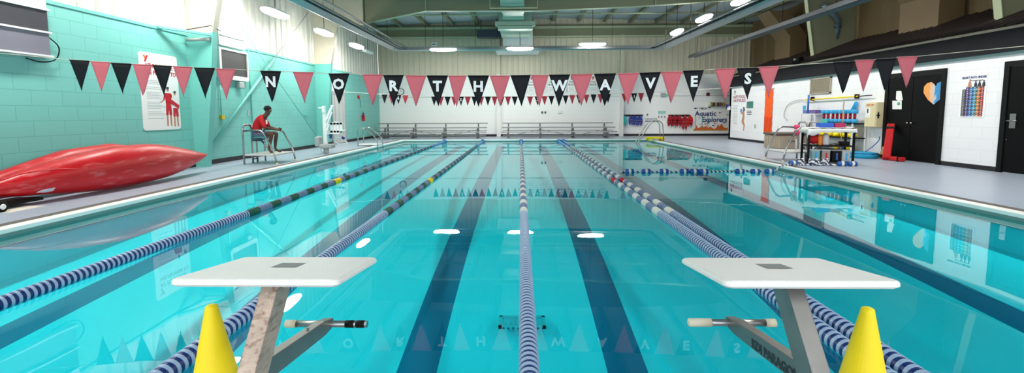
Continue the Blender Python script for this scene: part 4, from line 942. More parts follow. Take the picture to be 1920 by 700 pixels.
for x in (-8.75, -8.12):
    w_ = MB().lathe((x, 6.84, DZ+.09), [(.03, -.03), (.08, -.035), (.09, -.02), (.09, .02), (.08, .035), (.03, .03)], 20, 'X').build('wheel', black, t); MB().lathe((x+.036, 6.84, DZ+.09), [(.045, 0), (.04, .008), (.02, .01)], 16, 'X').build('hub', white, w_)
q = MB(); q.tube([(-8.75, 6.84, DZ+.09), (-8.12, 6.84, DZ+.09)], .015); q.box(-8.7, -8.25, 6.9, 7.6, DZ+.06, DZ+.11); q.build('cart_frame', black, t)
tag(MB().box(-8.35, -7.95, 6.8, 7.35, DZ, DZ+.006).build('deck_plate', mat('plate_cream', (226, 220, 206), .5)), 'flat cream plate on the deck by the kayak cart', 'plate')
# ------------------------------------------------------------------ LIFEGUARD STANDS
def stand(X0, X1, Y0, Y1, lb, seat=True, flip=1):
    """X0 = rear (wall side), X1 = pool side"""
    t = thing('lifeguard_stand', ((X0+X1)/2, (Y0+Y1)/2, DZ), lb, 'lifeguard stand', 'lifeguard stands'); r = .026; zp = .41
    for y in (Y0, Y1):
        q = MB(); q.tube(round_path([(X0, y, DZ), (X0, y, 1.30), (X0, y+(.45 if y == Y0 else -.45), 1.30), (X0, y+(.45 if y == Y0 else -.45), DZ)], .16), r); q.build('rear_loop', silver, t)
        q = MB(); q.tube(round_path([(X0, y, 1.12), (X1-.42*flip, y, 1.15), (X1-.08*flip, y, .5), (X1, y, DZ)], .16), r); q.build('side_rail', silver, t)
        MB().lathe((X1, y, DZ), [(.05, 0), (.04, .03), (.028, .05)], 12).build('foot', mat('foot_cream', (216, 208, 180), .5), t)
    q = MB(); xa, xb = min(X0, X1-.05*flip), max(X0, X1-.05*flip); q.box(xa, xb, Y0, Y1, zp-.045, zp, bev=.008); q.build('platform', mat('platform_white', (206, 206, 202), .5), t)
    q = MB(); q.tube([(X0-.02*flip, Y0+.45, .22), (X0-.02*flip, Y1-.45, .22)], .02); q.build('step_rung', silver, t)
    if seat:
        ps = Vector((X0+.2, (Y0+Y1)/2-.02, 0)); q = MB(); q.tube([(ps.x+.34, ps.y, zp), (ps.x+.02, ps.y, .83)], .028); q.build('seat_post', silver, t)
        q = MB(); n = 9; vs = []
        for i in range(n+1):
            for j in range(n+1):
                u_, v_ = i/n*2-1, j/n; 
                if v_ < .55: x = .24-v_/.55*.44; z = .03*math.cos(v_*3)+.05*u_*u_
                else: f = (v_-.55)/.45; x = -.2-.09*f; z = .02+.40*f+.0*u_
                x += .10*u_*u_*(1 if v_ > .5 else 0); vs.append((ps.x+x, ps.y+u_*.24*(1-.15*max(0, v_-.6)), .835+z))
        q.add(vs, [(i*(n+1)+j, i*(n+1)+j+1, (i+1)*(n+1)+j+1, (i+1)*(n+1)+j) for i in range(n) for j in range(n)], 0, True); o = q.build('seat', tealpl, t)
        s_ = o.modifiers.new('s', 'SOLIDIFY'); s_.thickness = .02
    return t
stand(-8.42, -7.42, 13.6, 14.75, 'stainless lifeguard stand with teal seat on the left deck')
stand(9.0, 7.98, 14.0, 15.0, 'stainless stand frame behind the cloth covered table', seat=False, flip=-1)
# ------------------------------------------------------------------ PERSON
def skinmesh(name, nodes, edges, m_, parent, root=0, sub=2):
    me = bpy.data.meshes.new(name); off = org(parent)
    me.from_pydata([tuple(Vector(n_[0])-off) for n_ in nodes], edges, []); o = bpy.data.objects.new('tmp', me); C.objects.link(o)
    mod = o.modifiers.new('skin', 'SKIN'); mod.use_smooth_shade = True
    for i, n_ in enumerate(nodes):
        r = n_[1]; sv = me.skin_vertices[0].data[i]; sv.radius = (r, r) if not isinstance(r, tuple) else r; sv.use_root = (i == root)
    su = o.modifiers.new('sub', 'SUBSURF'); su.levels = sub; su.render_levels = sub
    bpy.context.view_layer.update(); dg = bpy.context.evaluated_depsgraph_get(); me2 = bpy.data.meshes.new_from_object(o.evaluated_get(dg)); bpy.data.objects.remove(o)
    me2.name = name; me2.materials.clear(); me2.materials.append(m_); me2.polygons.foreach_set('use_smooth', [True]*len(me2.polygons))
    ob = bpy.data.objects.new(name, me2); C.objects.link(ob); ob.parent = parent; return ob
YP = 14.15
def J(x, y, Y): return atY(x, y, Y)
pel = J(482, 254, YP); pers = thing('person', (pel.x, pel.y, .41), 'person in red shirt and grey shorts seated on the lifeguard stand', 'person')
nd = []; ed = []
def nod(p, r, par=None):
    nd.append((p, r)); i = len(nd)-1
    if par is not None: ed.append((par, i))
    return i
P_ = nod(pel, .135); sp1 = nod(J(481, 244, YP), .13, P_); sp2 = nod(J(484, 232, YP-.01), .14, sp1); ch = nod(J(490, 222.5, YP-.03), .135, sp2); nk = nod(J(498.5, 216.5, YP-.03), .058, ch)
hb_ = nod(J(501.5, 211.5, YP-.03), .07, nk); hc = nod(J(503, 206.5, YP-.03), .098, hb_); ht = nod(J(502.5, 202, YP-.03), .088, hc)
jaw = nod(J(506.5, 211.5, YP-.03), .048, hb_); nose = nod(J(509.2, 208, YP-.03), .018, hc)
for sY, sh, el, wr, hp, kn, an, to in ((-1, (488, 221), (497, 239.5), (518, 243.5), (481.5, 255.5), (510, 251), (504.5, 281), (514, 286)), (1, (494, 221), (504, 238), (519, 242), (485, 254), (519, 249), (516, 279), (528, 283.5))):
    yo = YP+sY*.17
    s0 = nod(J(*sh, yo), .07, ch); s1 = nod(J(*el, yo+sY*.06), .047, s0); s2 = nod(J(*wr, YP+sY*.05), .03, s1); pa = nod(J(wr[0]+4.5, wr[1]+.5, YP+sY*.03), .036, s2)
    for k in range(4): 
        f1 = nod(J(wr[0]+8, wr[1]-1.6+k*1.3, YP+sY*(.01+.0*k)), .0105, pa); f2 = nod(J(wr[0]+9.4-.4*k*k*.3, wr[1]-.4+k*1.3, YP-sY*.03), .0095, f1)
    nod(J(wr[0]+6, wr[1]-3.2, YP-sY*.01), .011, pa)
    h0 = nod(J(*hp, YP+sY*.1), .095, P_); h1 = nod(J(*kn, YP+sY*.13), .066, h0); hm_ = nod(J((kn[0]+an[0])/2-.8, (kn[1]+an[1])/2, YP+sY*.125), .056, h1); h2 = nod(J(*an, YP+sY*.12), .036, hm_); h3 = nod(J(to[0]-4, to[1]+.6, YP+sY*.12), .036, h2); nod(J(*to, YP+sY*.13), .024, h3)
body = skinmesh('body', nd, ed, skin, pers)
SH = [(0, nd[P_][0]+Vector((-.0, 0, -.02)), .150), (1, nd[sp1][0], .152), (2, nd[sp2][0], .16), (3, nd[ch][0], .155), (4, nd[ch][0].lerp(nd[nk][0], .75), .085)]
sn = [(p_, r_) for _, p_, r_ in SH]; se = [(0, 1), (1, 2), (2, 3), (3, 4)]
base = ch+1
arms = [i for i in range(len(nd)) if nd[i][1] == .07 and i > nose]
for i in arms:
    s0, s1 = nd[i][0], nd[i+1][0]; sn.append((s0, .09)); se.append((3, len(sn)-1)); sn.append((s0.lerp(s1, .6), .078)); se.append((len(sn)-2, len(sn)-1)); sn.append((s0.lerp(s1, 1.05), .07)); se.append((len(sn)-2, len(sn)-1))
skinmesh('shirt', sn, se, redf, pers)
hips = [i for i in range(len(nd)) if nd[i][1] == .095]
sn = [(nd[P_][0]+Vector((-.01, 0, -.01)), .156)]; se = []
for i in hips:
    a_, c_ = nd[i][0], nd[i+1][0]; sn.append((a_, .112)); se.append((0, len(sn)-1)); sn.append((a_.lerp(c_, .45), .1)); se.append((len(sn)-2, len(sn)-1)); sn.append((a_.lerp(c_, .74), .094)); se.append((len(sn)-2, len(sn)-1))
skinmesh('shorts', sn, se, mat('shorts_grey', (76, 90, 112), .8), pers)
hcv = nd[hc][0]
q = MB(); q.ball(hcv+Vector((-.022, 0, .045)), .112, 16, 0, (1, .92, .88)); q.build('hair', mat('hair_black', (12, 10, 10), .9, bump=.5), pers)
for sY in (-1, 1):
    q = MB(); q.ball(hcv+Vector((.082, sY*.035, -.005)), .012, 8); q.build('eye', mat('eye_white', (200, 196, 190), .3), pers)
    q = MB(); q.ball(hcv+Vector((.0, sY*.098, -.02)), .028, 8, 0, (.7, .3, 1)); q.build('ear', skin, pers)
q = MB(); q.ball(nd[jaw][0]+Vector((.04, 0, .004)), .02, 8, 0, (.4, 1.2, .35)); q.build('mouth', mat('lip', (110, 60, 52), .5), pers)
p = J(499.5, 228, YP-.175); q = MB(); q.box(p.x-.02, p.x+.02, p.y-.0, p.y+.03, p.z-.08, p.z+.05); q.build('shirt_mark', white, pers)
# ------------------------------------------------------------------ POOL LIFT
def Q(x, y, d=0): return atY(x, y, 17.4+d)
t = thing('pool_lift', (-7.57, 17.46, DZ), 'white and grey pool access lift with hanging seat', 'lift')
def pbox(x0, x1, y0, y1, d0, d1, name, m_, bev=.01):
    A, B = Q(x0, y1), Q(x1, y0); return MB().box(A.x, B.x, 17.4+d0, 17.4+d1, A.z, B.z, bev=bev).build(name, m_, t)
pbox(608, 615, 277, 288, -.08, .08, 'pedestal', grey); pbox(602, 625, 270.5, 278, -.2, .2, 'base_tray', grey, .03); pbox(593.5, 602, 256, 275, -.18, .18, 'battery_box', grey, .04)
pbox(607, 610.5, 203, 270, -.03, .03, 'mast', whitep); pbox(608.5, 613.5, 243, 270, -.05, .05, 'mast_base', whitep); pbox(604.5, 610, 199, 212, -.07, .07, 'motor_head', whitep, .02)
pbox(597, 605, 201, 204, -.03, .03, 'handle', whitep); pbox(605.5, 607.5, 232, 254, -.02, .02, 'actuator', grey)
q = MB(); q.bar(Q(611.5, 226), Q(623.5, 198), .09, .09); q.bar(Q(612.5, 236), Q(622.5, 210), .06, .06); q.build('boom', whitep, t)
q = MB(); q.bar(Q(613, 244), Q(617, 233), .06, .06); q.build('boom_link', whitep, t)
q = MB(); A, B = Q(617, 249), Q(640, 228)
for k in range(4):
    x0 = A.x+(B.x-A.x)*k/4; q.box(x0+.01, x0+(B.x-A.x)/4-.015, 17.5, 17.55, A.z, B.z-.03*(k in (0, 3)))
q.box(A.x, B.x, 17.5, 17.56, B.z-.12, B.z-.05); q.box(A.x, B.x, 17.5, 17.56, A.z, A.z+.07); q.build('seat_back', whitep, t)
q = MB(); q.box(A.x, B.x, 17.15, 17.55, A.z-.05, A.z, bev=.015); q.build('seat_pan', whitep, t)
q = MB(); q.tube([Q(636, 246, -.25), Q(648, 244, -.25)], .025); q.tube([Q(613, 247, .1), Q(618, 247, .1)], .03); q.build('armrest', whitep, t)
q = MB(); q.tube(round_path([Q(622, 258), Q(640, 258), Q(653, 270), Q(634, 270.5), Q(622, 258)], .06), .025); q.build('footrest', whitep, t)
q = MB(); q.tube([Q(629.5, 249), Q(629.5, 258)], .03); q.build('leg_support', whitep, t)
bs = mat('strap_blue', (24, 50, 120), .7)
for (a_, c_) in ((Q(619, 249, -.2), Q(620.5, 260, -.2)), (Q(641, 258, -.1), Q(646, 260, -.1))): q = MB(); q.bar(a_, c_, .05, .09); q.build('strap', bs, t)
q = MB(); q.tube(smooth_path([Q(602, 274, -.2), Q(601, 282, -.25), Q(605, 286, -.2), Q(609, 284, -.1)]), .012, 6); q.build('cable', grey, t)
# ------------------------------------------------------------------ LADDERS
t = thing('pool_ladder', (-7.4, 21.9, DZ), 'stainless handrail ladder at the left far corner of the pool', 'ladder')
for y in (21.5, 22.3): MB().tube(round_path([(-7.78, y, DZ), (-7.78, y, .92), (-7.45, y, .98), (-6.86, y, .44), (-6.8, y, -.5)], .2), .024).build('handrail', silver, t)
MB().box(-7.8, -6.85, 21.5, 22.3, .13, .19, bev=.01).build('step_plate', whitep, t)
for z in (-.15, -.4): MB().box(-6.9, -6.78, 21.5, 22.3, z, z+.03).build('rung', silver, t)
t = thing('pool_ladder', (7.3, 25.3, DZ), 'tall arched stainless ladder rails at the right far corner', 'ladder')
for y in (25.0, 25.6): MB().tube(round_path([(6.35, y, -.3), (6.42, y, .1), (7.1, y, 1.13), (7.45, y, 1.22), (7.7, y, 1.05), (7.78, y, DZ)], .2), .026).build('handrail', silver, t)
for z in (-.1, -.28): MB().box(6.36, 6.46, 25.0, 25.6, z, z+.03).build('rung', silver, t)
t = thing('yellow_step', (7.4, 25.3, DZ), 'yellow plastic platform on the pool edge under the ladder', 'step')
MB().box(6.92, 7.85, 25.05, 25.55, .2, .3, bev=.02).build('top', yellow, t)
for x in (7.0, 7.7):
    for y in (25.07, 25.43): MB().box(x-.04, x+.1, y, y+.1, DZ+.01, .2).build('leg', yellow, t)
# ------------------------------------------------------------------ RIGHT WALL ITEMS
WX = RX-.004
def rw(x, y): return atX(x, y, WX)
# safe pools poster (printed)
U2 = (0, -1, 0)
t = thing('wall_poster', (WX, 24.3, .8), 'white Safe Pools Have Rules poster with diving swimmer', 'poster')
A, B = rw(1371, 245), rw(1400, 168)
MB().box(WX-.008, WX, B.y-.05, A.y+.05, A.z, B.z+.1).build('sheet', mat('poster_sheet', (246, 246, 247), .6, var=.01), t)
yc = (A.y+B.y)/2; XX = WX-.012
p = rw(1386.5, 182); text('SAFE POOLS', .23, inkM, t, (XX, p.y, p.z), U2, V, bold=.004, sx=1.1); p = rw(1386.5, 189); text('HAVE RULES', .23, inkM, t, (XX, p.y, p.z), U2, V, bold=.004, sx=1.1)
p = rw(1378.5, 174); logoY(t, (XX, p.y, p.z), U2, V, .2, inkK, inkK, (-1, 0, 0))
q = MB(); z = 2.0
for k in range(13): q.box(XX-.001, XX+.003, yc+.1, yc+.75-random.uniform(0, .2), z, z+.02); z -= .085
q.build('small_print', inkG, t)
def PP(pts, m_, name, o=0): q = MB(); q.prism([(-rw(x, y).y, rw(x, y).z) for x, y in pts], (XX-o, 0, 0), (0, -1, 0), V, (-.003, 0, 0)); return q.build(name, m_, t)
PP([(1388, 213), (1393, 209), (1395, 206), (1396.5, 213), (1396, 224), (1395, 226), (1397, 235), (1395, 246), (1393.5, 245), (1394.5, 236), (1391, 230), (1391, 226), (1393, 218), (1392, 213.5)], skp, 'diver_print')
PP([(1394, 201), (1396.5, 201), (1397, 208), (1394.5, 209)], inkK, 'hair_print', .003); PP([(1388.5, 205), (1391, 204), (1392.5, 207), (1390.5, 211), (1388.5, 210)], mat('ball_blue', (80, 160, 220), .6), 'ball_print', .003)
t = thing('small_poster', rw(1406, 203), 'small framed teal photo notice right of the Safe Pools poster', 'poster')
A, B = rw(1400, 203), rw(1412.5, 190); MB().box(WX-.012, WX, B.y, A.y, A.z, B.z).build('photo', mat('photo_teal', (70, 130, 120), .5, var=.6, scale=5), t)
q = MB()
for y_ in (209, 212, 215): p = rw(1401, y_); p2 = rw(1409, y_); q.box(WX-.006, WX, p2.y, p.y, p.z, p.z+.03)
q.build('caption', inkK, t)
p = rw(1416, 237); tag(MB().box(WX-.02, WX, p.y-.06, p.y+.06, p.z-.1, p.z+.1).build('outlet', grey), 'grey wall outlet above the storage bench', 'outlet')
p = rw(1368, 201); t = thing('intercom', p, 'small white and blue device on the wall corner', 'device'); MB().box(WX-.1, WX, p.y-.15, p.y+.1, p.z-.18, p.z+.05, bev=.02).build('body', whitep, t); MB().box(WX-.14, WX-.1, p.y-.1, p.y+.2, p.z, p.z+.16, bev=.01).build('lens', bs, t)
t = thing('hanging_streamer', (WX, 22.1, 1), 'long bright orange fabric strip hanging on the white wall', 'streamer')
q = MB(); A, B = rw(1433.5, 243), rw(1447, 243); n = 16; vs = []
for k in range(n+1):
    z = .62+2.1*k/n; j = .03*math.sin(k*2.3); vs += [(WX-.04, A.y+j*.4, z), (WX-.04-.015*(k % 2), (A.y+B.y)/2, z), (WX-.04, B.y-j, z)]
q.add(vs, [(3*k+i, 3*k+i+1, 3*k+i+4, 3*k+i+3) for k in range(n) for i in (0, 1)]); o = q.build('strip', orange, t); o.modifiers.new('s', 'SOLIDIFY').thickness = .02
MB().tube([(WX-.03, A.y+.1, 2.74), (WX-.03, B.y-.1, 2.74)], .015, 6).build('rod', grey, t)
for k in range(5): y_ = A.y+(B.y-A.y)*(k+.5)/5; MB().box(WX-.06, WX-.05, y_-.03, y_+.03, .64, 1.4).build('fringe', mat('orange_deep', (226, 70, 8), .7), t)
# deck box bench
t = thing('deck_box', (11.2, 19.6, DZ), 'beige plastic deck storage bench against the white wall', 'box')
MB().box(10.65, 11.8, 18.98, 20.2, DZ, .66, bev=.03).build('body', beigep, t); MB().box(10.61, 11.82, 18.94, 20.24, .67, .76, bev=.03).build('lid', mat('lid_brown', (92, 76, 66), .6), t)
for k in range(6): MB().box(10.635, 10.652, 19.1+k*.18, 19.17+k*.18, .2, .6).build('rib', beigep, t)
MB().box(11.0, 11.4, 18.96, 18.982, .4, .45).build('handle', mat('lid_brown', (92, 76, 66), .6), t)
# vent
t = thing('wall_vent', (WX, 18.45, 2.4), 'beige louvred vent high on the white wall', 'vent'); A, B = rw(1521, 178), rw(1562, 145)
q = MB(); y0, y1, z0, z1 = 17.85, 19.1, 2.34, 2.97
for a_ in ((y0, y1, z0, z0+.05), (y0, y1, z1-.05, z1), (y0, y0+.05, z0, z1), (y1-.05, y1, z0, z1)): q.box(WX-.05, WX, *a_)
q.build('vent_frame', mat('vent_beige', (170, 160, 140), .5), t)
for k in range(12): z = z0+.07+k*.043; q = MB(); q.add([(WX-.045, y0+.05, z), (WX-.045, y1-.05, z), (WX-.01, y1-.05, z+.035), (WX-.01, y0+.05, z+.035)], [(0, 1, 2, 3)]); o = q.build('slat', MC['vent_beige'], t); o.modifiers.new('s', 'SOLIDIFY').thickness = .006
# yellow pole
t = thing('rescue_pole', (WX, 17.5, 2.15), 'long yellow rescue pole on hooks under the vent', 'pole')
A, B, C_ = rw(1512, 187), rw(1614, 181), rw(1632, 178.5)
MB().tube([(WX-.1, A.y, 2.12), (WX-.1, B.y, 2.16)], .025, 10).build('shaft', yellow, t); MB().tube([(WX-.1, B.y, 2.16), (WX-.1, C_.y-.2, 2.17)], .015, 8).build('tip', dgrey, t)
for y_ in (A.y-.5, B.y+.1): MB().box(WX-.13, WX, y_-.03, y_+.03, 2.08, 2.24).build('wall_hook', dgrey, t)
q = MB(); q.tube(smooth_path([(WX-.08, A.y, 2.12), (WX-.06, A.y+.6, 2.12), (WX-.04, A.y+1.3, 1.9), (WX-.04, A.y+1.5, 1.45), (WX-.04, A.y+1.2, 1.25)]), .012, 6); q.build('crook', silver, t)
# first aid cabinet
t = thing('supply_cabinet', (WX, 15.75, 1), 'cream wall cabinet with paper notice and black latch', 'cabinet')
cx0, cy0, cy1, cz0, cz1 = RX-.26, 15.22, 15.72, 1.1, 1.93
MB().box(cx0, RX-.001, cy0, cy1, cz0, cz1, bev=.015).build('body', cabinet, t)
dr = MB().box(cx0-.02, cx0, cy0+.02, cy1-.02, cz0+.02, cz1-.02, bev=.006).build('door', cabinet, t)
q = MB(); q.box(cx0+.0, cx0+.1, cy0-.03, cy0, 1.48, 1.52); q.box(cx0+.04, cx0+.06, cy0-.04, cy0, 1.40, 1.6); q.build('latch', black, dr)
MB().box(cx0-.024, cx0-.02, cy1-.26, cy1-.04, 1.42, 1.75).build('paper', white, dr); MB().box(cx0-.027, cx0-.024, cy1-.18, cy1-.12, 1.58, 1.72).build('print', inkK, dr)
text('FIRST AID', .07, inkR, dr, (cx0-.024, 15.47, 1.84), U2, V)
# heart rate chart
t = thing('heart_rate_chart', (WX, 12.3, 1.5), 'colourful heart rate finder chart between the black doors', 'poster')
y0, y1, z0, z1 = 11.98, 12.66, 1.45, 2.60
MB().box(WX-.008, WX, y0, y1, z0, z1).build('sheet', MC['poster_sheet'], t); XX = WX-.011
text('HEART RATE FINDER', .085, navy, t, (XX, (y0+y1)/2, z1-.1), U2, V, bold=.002, sx=.82); text('10 second count', .05, inkK, t, (XX, y0+.26, z1-.18), U2, V)
ccol = [(84, 84, 90), (80, 40, 120), (50, 120, 200), (60, 170, 200), (230, 140, 40), (190, 40, 40)]
for k, cc in enumerate(ccol):
    ya = y1-.05-k*.097; m_ = mat('chart_%d' % k, cc, .6); m2 = mat('chart_d%d' % k, tuple(int(v*.55) for v in cc), .6)
    zt_ = z1-.34-(.06 if k == 0 else 0)
    q = MB(); nR = 16
    for r_ in range(nR):
        za = z0+.03+(zt_-z0-.03)*r_/nR; zb = z0+.03+(zt_-z0-.03)*(r_+1)/nR; q.box(XX-.001, XX+.003, ya-.094, ya, za, zb-.003, r_ % 2)
        q.box(XX-.003, XX-.001, ya-.065, ya-.03, za+.015, zb-.02, 2)
    q.build('column_print', [m_, m2, white], t)
for k, (yy, s_) in enumerate(((12.42, .2), (12.26, .15), (12.16, .15), (12.05, .15))):
    q = MB(); zb = z1-.34; q.prism([(yy-.045*s_/.15, zb), (yy+.045*s_/.15, zb), (yy+.03, zb+s_*.6), (yy+.012, zb+s_*.7), (yy+.02, zb+s_), (yy-.02, zb+s_), (yy-.012, zb+s_*.7), (yy-.03, zb+s_*.6)], (XX, 0, 0), (0, 1, 0), V, (-.003, 0, 0)); q.build('printed_figure', inkK if k else skp, t)
# paper items on door
DX = RX-.034
def onD(x, y): return atX(x, y, DX)
for pts, lb, extra in (([(1681, 171), (1690, 170.5), (1693, 188), (1684, 189), (1680, 186)], 'upper torn white paper taped on the black door', 0), ([(1673.5, 189), (1691, 189), (1691, 205), (1673.5, 205)], 'lower white paper with green sketch on the black door', 1)):
    t = thing('paper_sheet', onD(*pts[0]), lb, 'paper'); q = MB(); q.prism([(-onD(x, y).y, onD(x, y).z) for x, y in pts], (DX-.002-.003*extra, 0, 0), (0, -1, 0), V, (-.003, 0, 0)); q.build('sheet', white, t)
    if extra: q = MB(); p = onD(1685, 195); q.box(DX-.011, DX-.008, p.y-.06, p.y+.04, p.z-.04, p.z+.05); q.build('sketch', mat('sketch_green', (80, 160, 130), .7), t)
hp = [(1751, 196), (1740, 187), (1732, 174), (1733, 163), (1739, 156), (1747, 154), (1752, 158), (1755, 163), (1758, 156), (1764, 153.5), (1770.5, 154), (1772, 163), (1770, 176), (1762, 187)]
t = thing('heart_artwork', onD(1751, 196), 'painted paper heart in orange and blue on the black door', 'artwork')
hm2 = bpy.data.materials.new('heart_paint'); hm2.use_nodes = True; nt = hm2.node_tree; N = nt.nodes; L = nt.links
g = N.new('ShaderNodeTexCoord'); sp_ = N.new('ShaderNodeSeparateXYZ'); cr = N.new('ShaderNodeValToRGB'); nz = N.new('ShaderNodeTexNoise'); ad = N.new('ShaderNodeMath'); ad.operation = 'MULTIPLY_ADD'
nz.inputs['Scale'].default_value = 6; nz.inputs['Detail'].default_value = 4; L.new(g.outputs['Generated'], sp_.inputs[0]); L.new(g.outputs['Generated'], nz.inputs['Vector']); L.new(nz.outputs['Fac'], ad.inputs[0]); ad.inputs[1].default_value = .5; L.new(sp_.outputs[1], ad.inputs[2]); L.new(ad.outputs[0], cr.inputs[0]); L.new(cr.outputs[0], N['Principled BSDF'].inputs['Base Color'])
e_ = cr.color_ramp.elements; e_[0].position = .3; e_[0].color = lin((232, 190, 140)); e_[1].position = 1.15 if False else 1.0; e_[1].color = lin((240, 160, 80))
for po, c_ in ((.45, (40, 130, 190)), (.62, (60, 150, 200)), (.7, (210, 200, 200)), (.85, (226, 190, 160))): x_ = e_.new(po); x_.color = lin(c_)
q = MB(); q.prism([(-onD(x, y).y, onD(x, y).z) for x, y in hp], (DX-.002, 0, 0), (0, -1, 0), V, (-.006, 0, 0)); q.build('paper', hm2, t)
# rescue tubes by door
def rescue_tube(p0, p1, w, th, lb):
    t = thing('rescue_tube', p0, lb, 'rescue tube', 'red rescue tubes'); q = MB(); p0, p1 = Vector(p0), Vector(p1)
    q.bar(p0, p1, w, th); q.build('foam', redf, t, bevel=.03); q = MB(); m0, m1 = p0.lerp(p1, .84), p0.lerp(p1, .90); q.bar(m0, m1, w+.02, th+.02); q.build('strap', black, t); return t
rescue_tube(atX(1662, 297, 11.4), (11.78, atX(1671, 232, 11.78).y, atX(1671, 233, 11.78).z), .2, .13, 'red rescue tube leaning upright against the black door frame')
rescue_tube((11.5, 14.6, DZ+.07), (11.55, 13.95, DZ+.07), .2, .12, 'red rescue tube lying flat on the deck by the door')
q = MB(); q.prism([(14.62, DZ+.14), (14.95, DZ+.14), (14.86, .5), (14.78, .5)], (11.62, 0, 0), (0, 1, 0), V, (.06, 0, 0)); tag(q.build('door_wedge', wood), 'pale wooden wedge behind the lying rescue tube', 'wedge')
# blue net
t = thing('landing_net', (11.3, 15.75, DZ), 'bright blue round mesh net lying on the deck by the cabinet', 'net')
q = MB(); q.lathe((11.3, 15.25, DZ), [(0, .0), (.38, .0), (.42, .08), (.4, .17), (.25, .2), (0, .2)], 24); q.build('net_bag', mat('net_blue', (20, 160, 200), .6, bump=.6, bscale=30), t)
q = MB(); q.tube([(11.3+.41*math.cos(a/12*PI*2), 15.25+.41*math.sin(a/12*PI*2), DZ+.16) for a in range(12)], .015, 6, closed=True); q.build('hoop', blue, t)
q = MB(); q.tube(smooth_path([(11.35, 15.2, .3), (11.6, 15.2, .5), (11.8, 15.25, .68), (11.82, 15.26, .8)]), .015, 6); q.build('handle', blue, t)
# ------------------------------------------------------------------ SHELVES
def shelf_unit(y0, y1, x0, x1, levels, post, board, lb):
    t = thing('shelf_unit', ((x0+x1)/2, (y0+y1)/2, DZ), lb, 'shelf'); zt = levels[-1]
    for x in (x0+.02, x1-.02):
        for y in (y0+.02, y1-.02): MB().box(x-.02, x+.02, y-.02, y+.02, DZ, zt).build('post', post, t)
    for z in levels: MB().box(x0, x1, y0, y1, z-.04, z, bev=.006).build('shelf_board', board, t)
    return t
shelf_unit(17.98, 18.88, 11.4, 11.85, (.35, .9, 1.56), whitep, whitep, 'tall white plastic shelf unit holding kickboards')
shelf_unit(15.9, 17.9, 11.37, 11.85, (.24, .72, 1.22), whitep, black, 'black shelf unit with white posts holding foam dumbbells')
def obox(name, x0, x1, y0, y1, z0, z1, m_, lb, cat, grp=None, bev=.01):
    return tag(MB().box(x0, x1, y0, y1, z0, z1, bev=bev).build(name, m_), lb, cat, grp)
for k in range(4): obox('kickboard', 11.42, 11.82, 18.45, 18.8, 1.56+k*.035, 1.59+k*.035, blue, '%s blue kickboard in the stack on the white shelf' % ('bottom', 'second', 'third', 'top')[k], 'kickboard', 'kickboards on the white shelf')
for k in range(4): obox('kickboard', 11.42, 11.82, 18.0, 18.4, 1.56+k*.035, 1.59+k*.035, purple, '%s purple kickboard in the stack on the white shelf' % ('bottom', 'second', 'third', 'top')[k], 'kickboard', 'kickboards on the white shelf')
obox('kickboard', 11.45, 11.5, 18.72, 18.86, 1.56+.145, 1.88, cyan, 'pale blue kickboard standing at the left end of the shelf', 'kickboard', 'kickboards on the white shelf')
o = MB().tube([(11.65, 18.84, 1.57), (11.6, 18.74, 2.3)], .035, 10).build('pool_noodle', mat('noodle_blue', (60, 110, 190), .6)); tag(o, 'blue noodle standing upright on the white shelf', 'noodle')
for k in range(6): obox('foam_block', 11.42, 11.75, 18.02+k*.14, 18.14+k*.14, .9, 1.03, (magenta, purple, magenta, purple, magenta, bluebin)[k], '%s coloured foam block from the right on the white middle shelf' % ORD[k], 'block', 'foam blocks')
# dumbbells standing on shelf
def dumbbell(y, lb, x=11.52, z0=1.225):
    t = thing('foam_dumbbell', (x, y, z0), lb, 'dumbbell', 'foam dumbbells')
    MB().lathe((x, y, z0), [(.075, 0), (.1, .01), (.1, .13), (.075, .14)], 12).build('weight', cyan, t); MB().lathe((x, y, z0), [(.075, .33), (.1, .34), (.1, .46), (.075, .47)], 12).build('weight', cyan, t)
    MB().lathe((x, y, z0), [(.045, .14), (.045, .33)], 10).build('handle', redv, t)
for k in range(6): dumbbell(16.02+k*.22, 'blue foam dumbbell with red grip, %s from the right on the shelf' % ORD[k])
for k in range(4): dumbbell(17.38+k*.24, 'small blue foam dumbbell left of the row, %s of four' % ORD[k], z0=1.225) if k < 2 else None
for k in range(5):
    t = thing('foam_weight', (11.3, 16.1+k*.4, .76), 'yellow foam weight, %s from the right on the middle shelf' % ORD[k], 'weight', 'yellow foam weights')
    MB().lathe((11.53, 16.1+k*.38, .725), [(.06, 0), (.13, .01), (.13, .14), (.06, .15)], 14).build('disc', yellow, t); MB().lathe((11.53, 16.1+k*.38, .725), [(.03, .15), (.03, .19)], 10).build('hub', black, t)
for k in range(2): 
    t = thing('foam_weight', (11.3, 16.2+k*.5, .97), 'yellow foam weight stacked upper, %s from the right' % ORD[k], 'weight', 'yellow foam weights')
    MB().lathe((11.53, 16.1+k*.38, .92), [(.06, 0), (.13, .01), (.13, .14), (.06, .15)], 14).build('disc', yellow, t)
for k, (m_, nm_) in enumerate(((yellow, 'yellow'), (blue, 'blue'), (yellow, 'second yellow'))):
    o = MB().ball((11.55, 16.3+k*.27, .36), .12, 14).build('play_ball', m_); tag(o, '%s ball on the lowest black shelf' % nm_, 'ball', 'balls on the low shelf')
o = MB().tube([(11.3, 16.3, DZ), (11.3, 16.28, 1.98)], .018, 8).build('wooden_stick', wood); tag(o, 'brown wooden stick standing in front of the black shelf', 'stick')
t = thing('hanging_goggles', (WX, 16.5, 1.75), 'blue swim straps hanging on the wall above the dumbbells', 'straps')
for k in range(4): MB().tube(smooth_path([(WX-.05, 16.4+.03*k, 1.98), (WX-.07, 16.38+.06*k, 1.8), (WX-.06, 16.5+.05*k, 1.7), (WX-.05, 16.5, 1.95)]), .018, 6).build('strap', cyan, t)
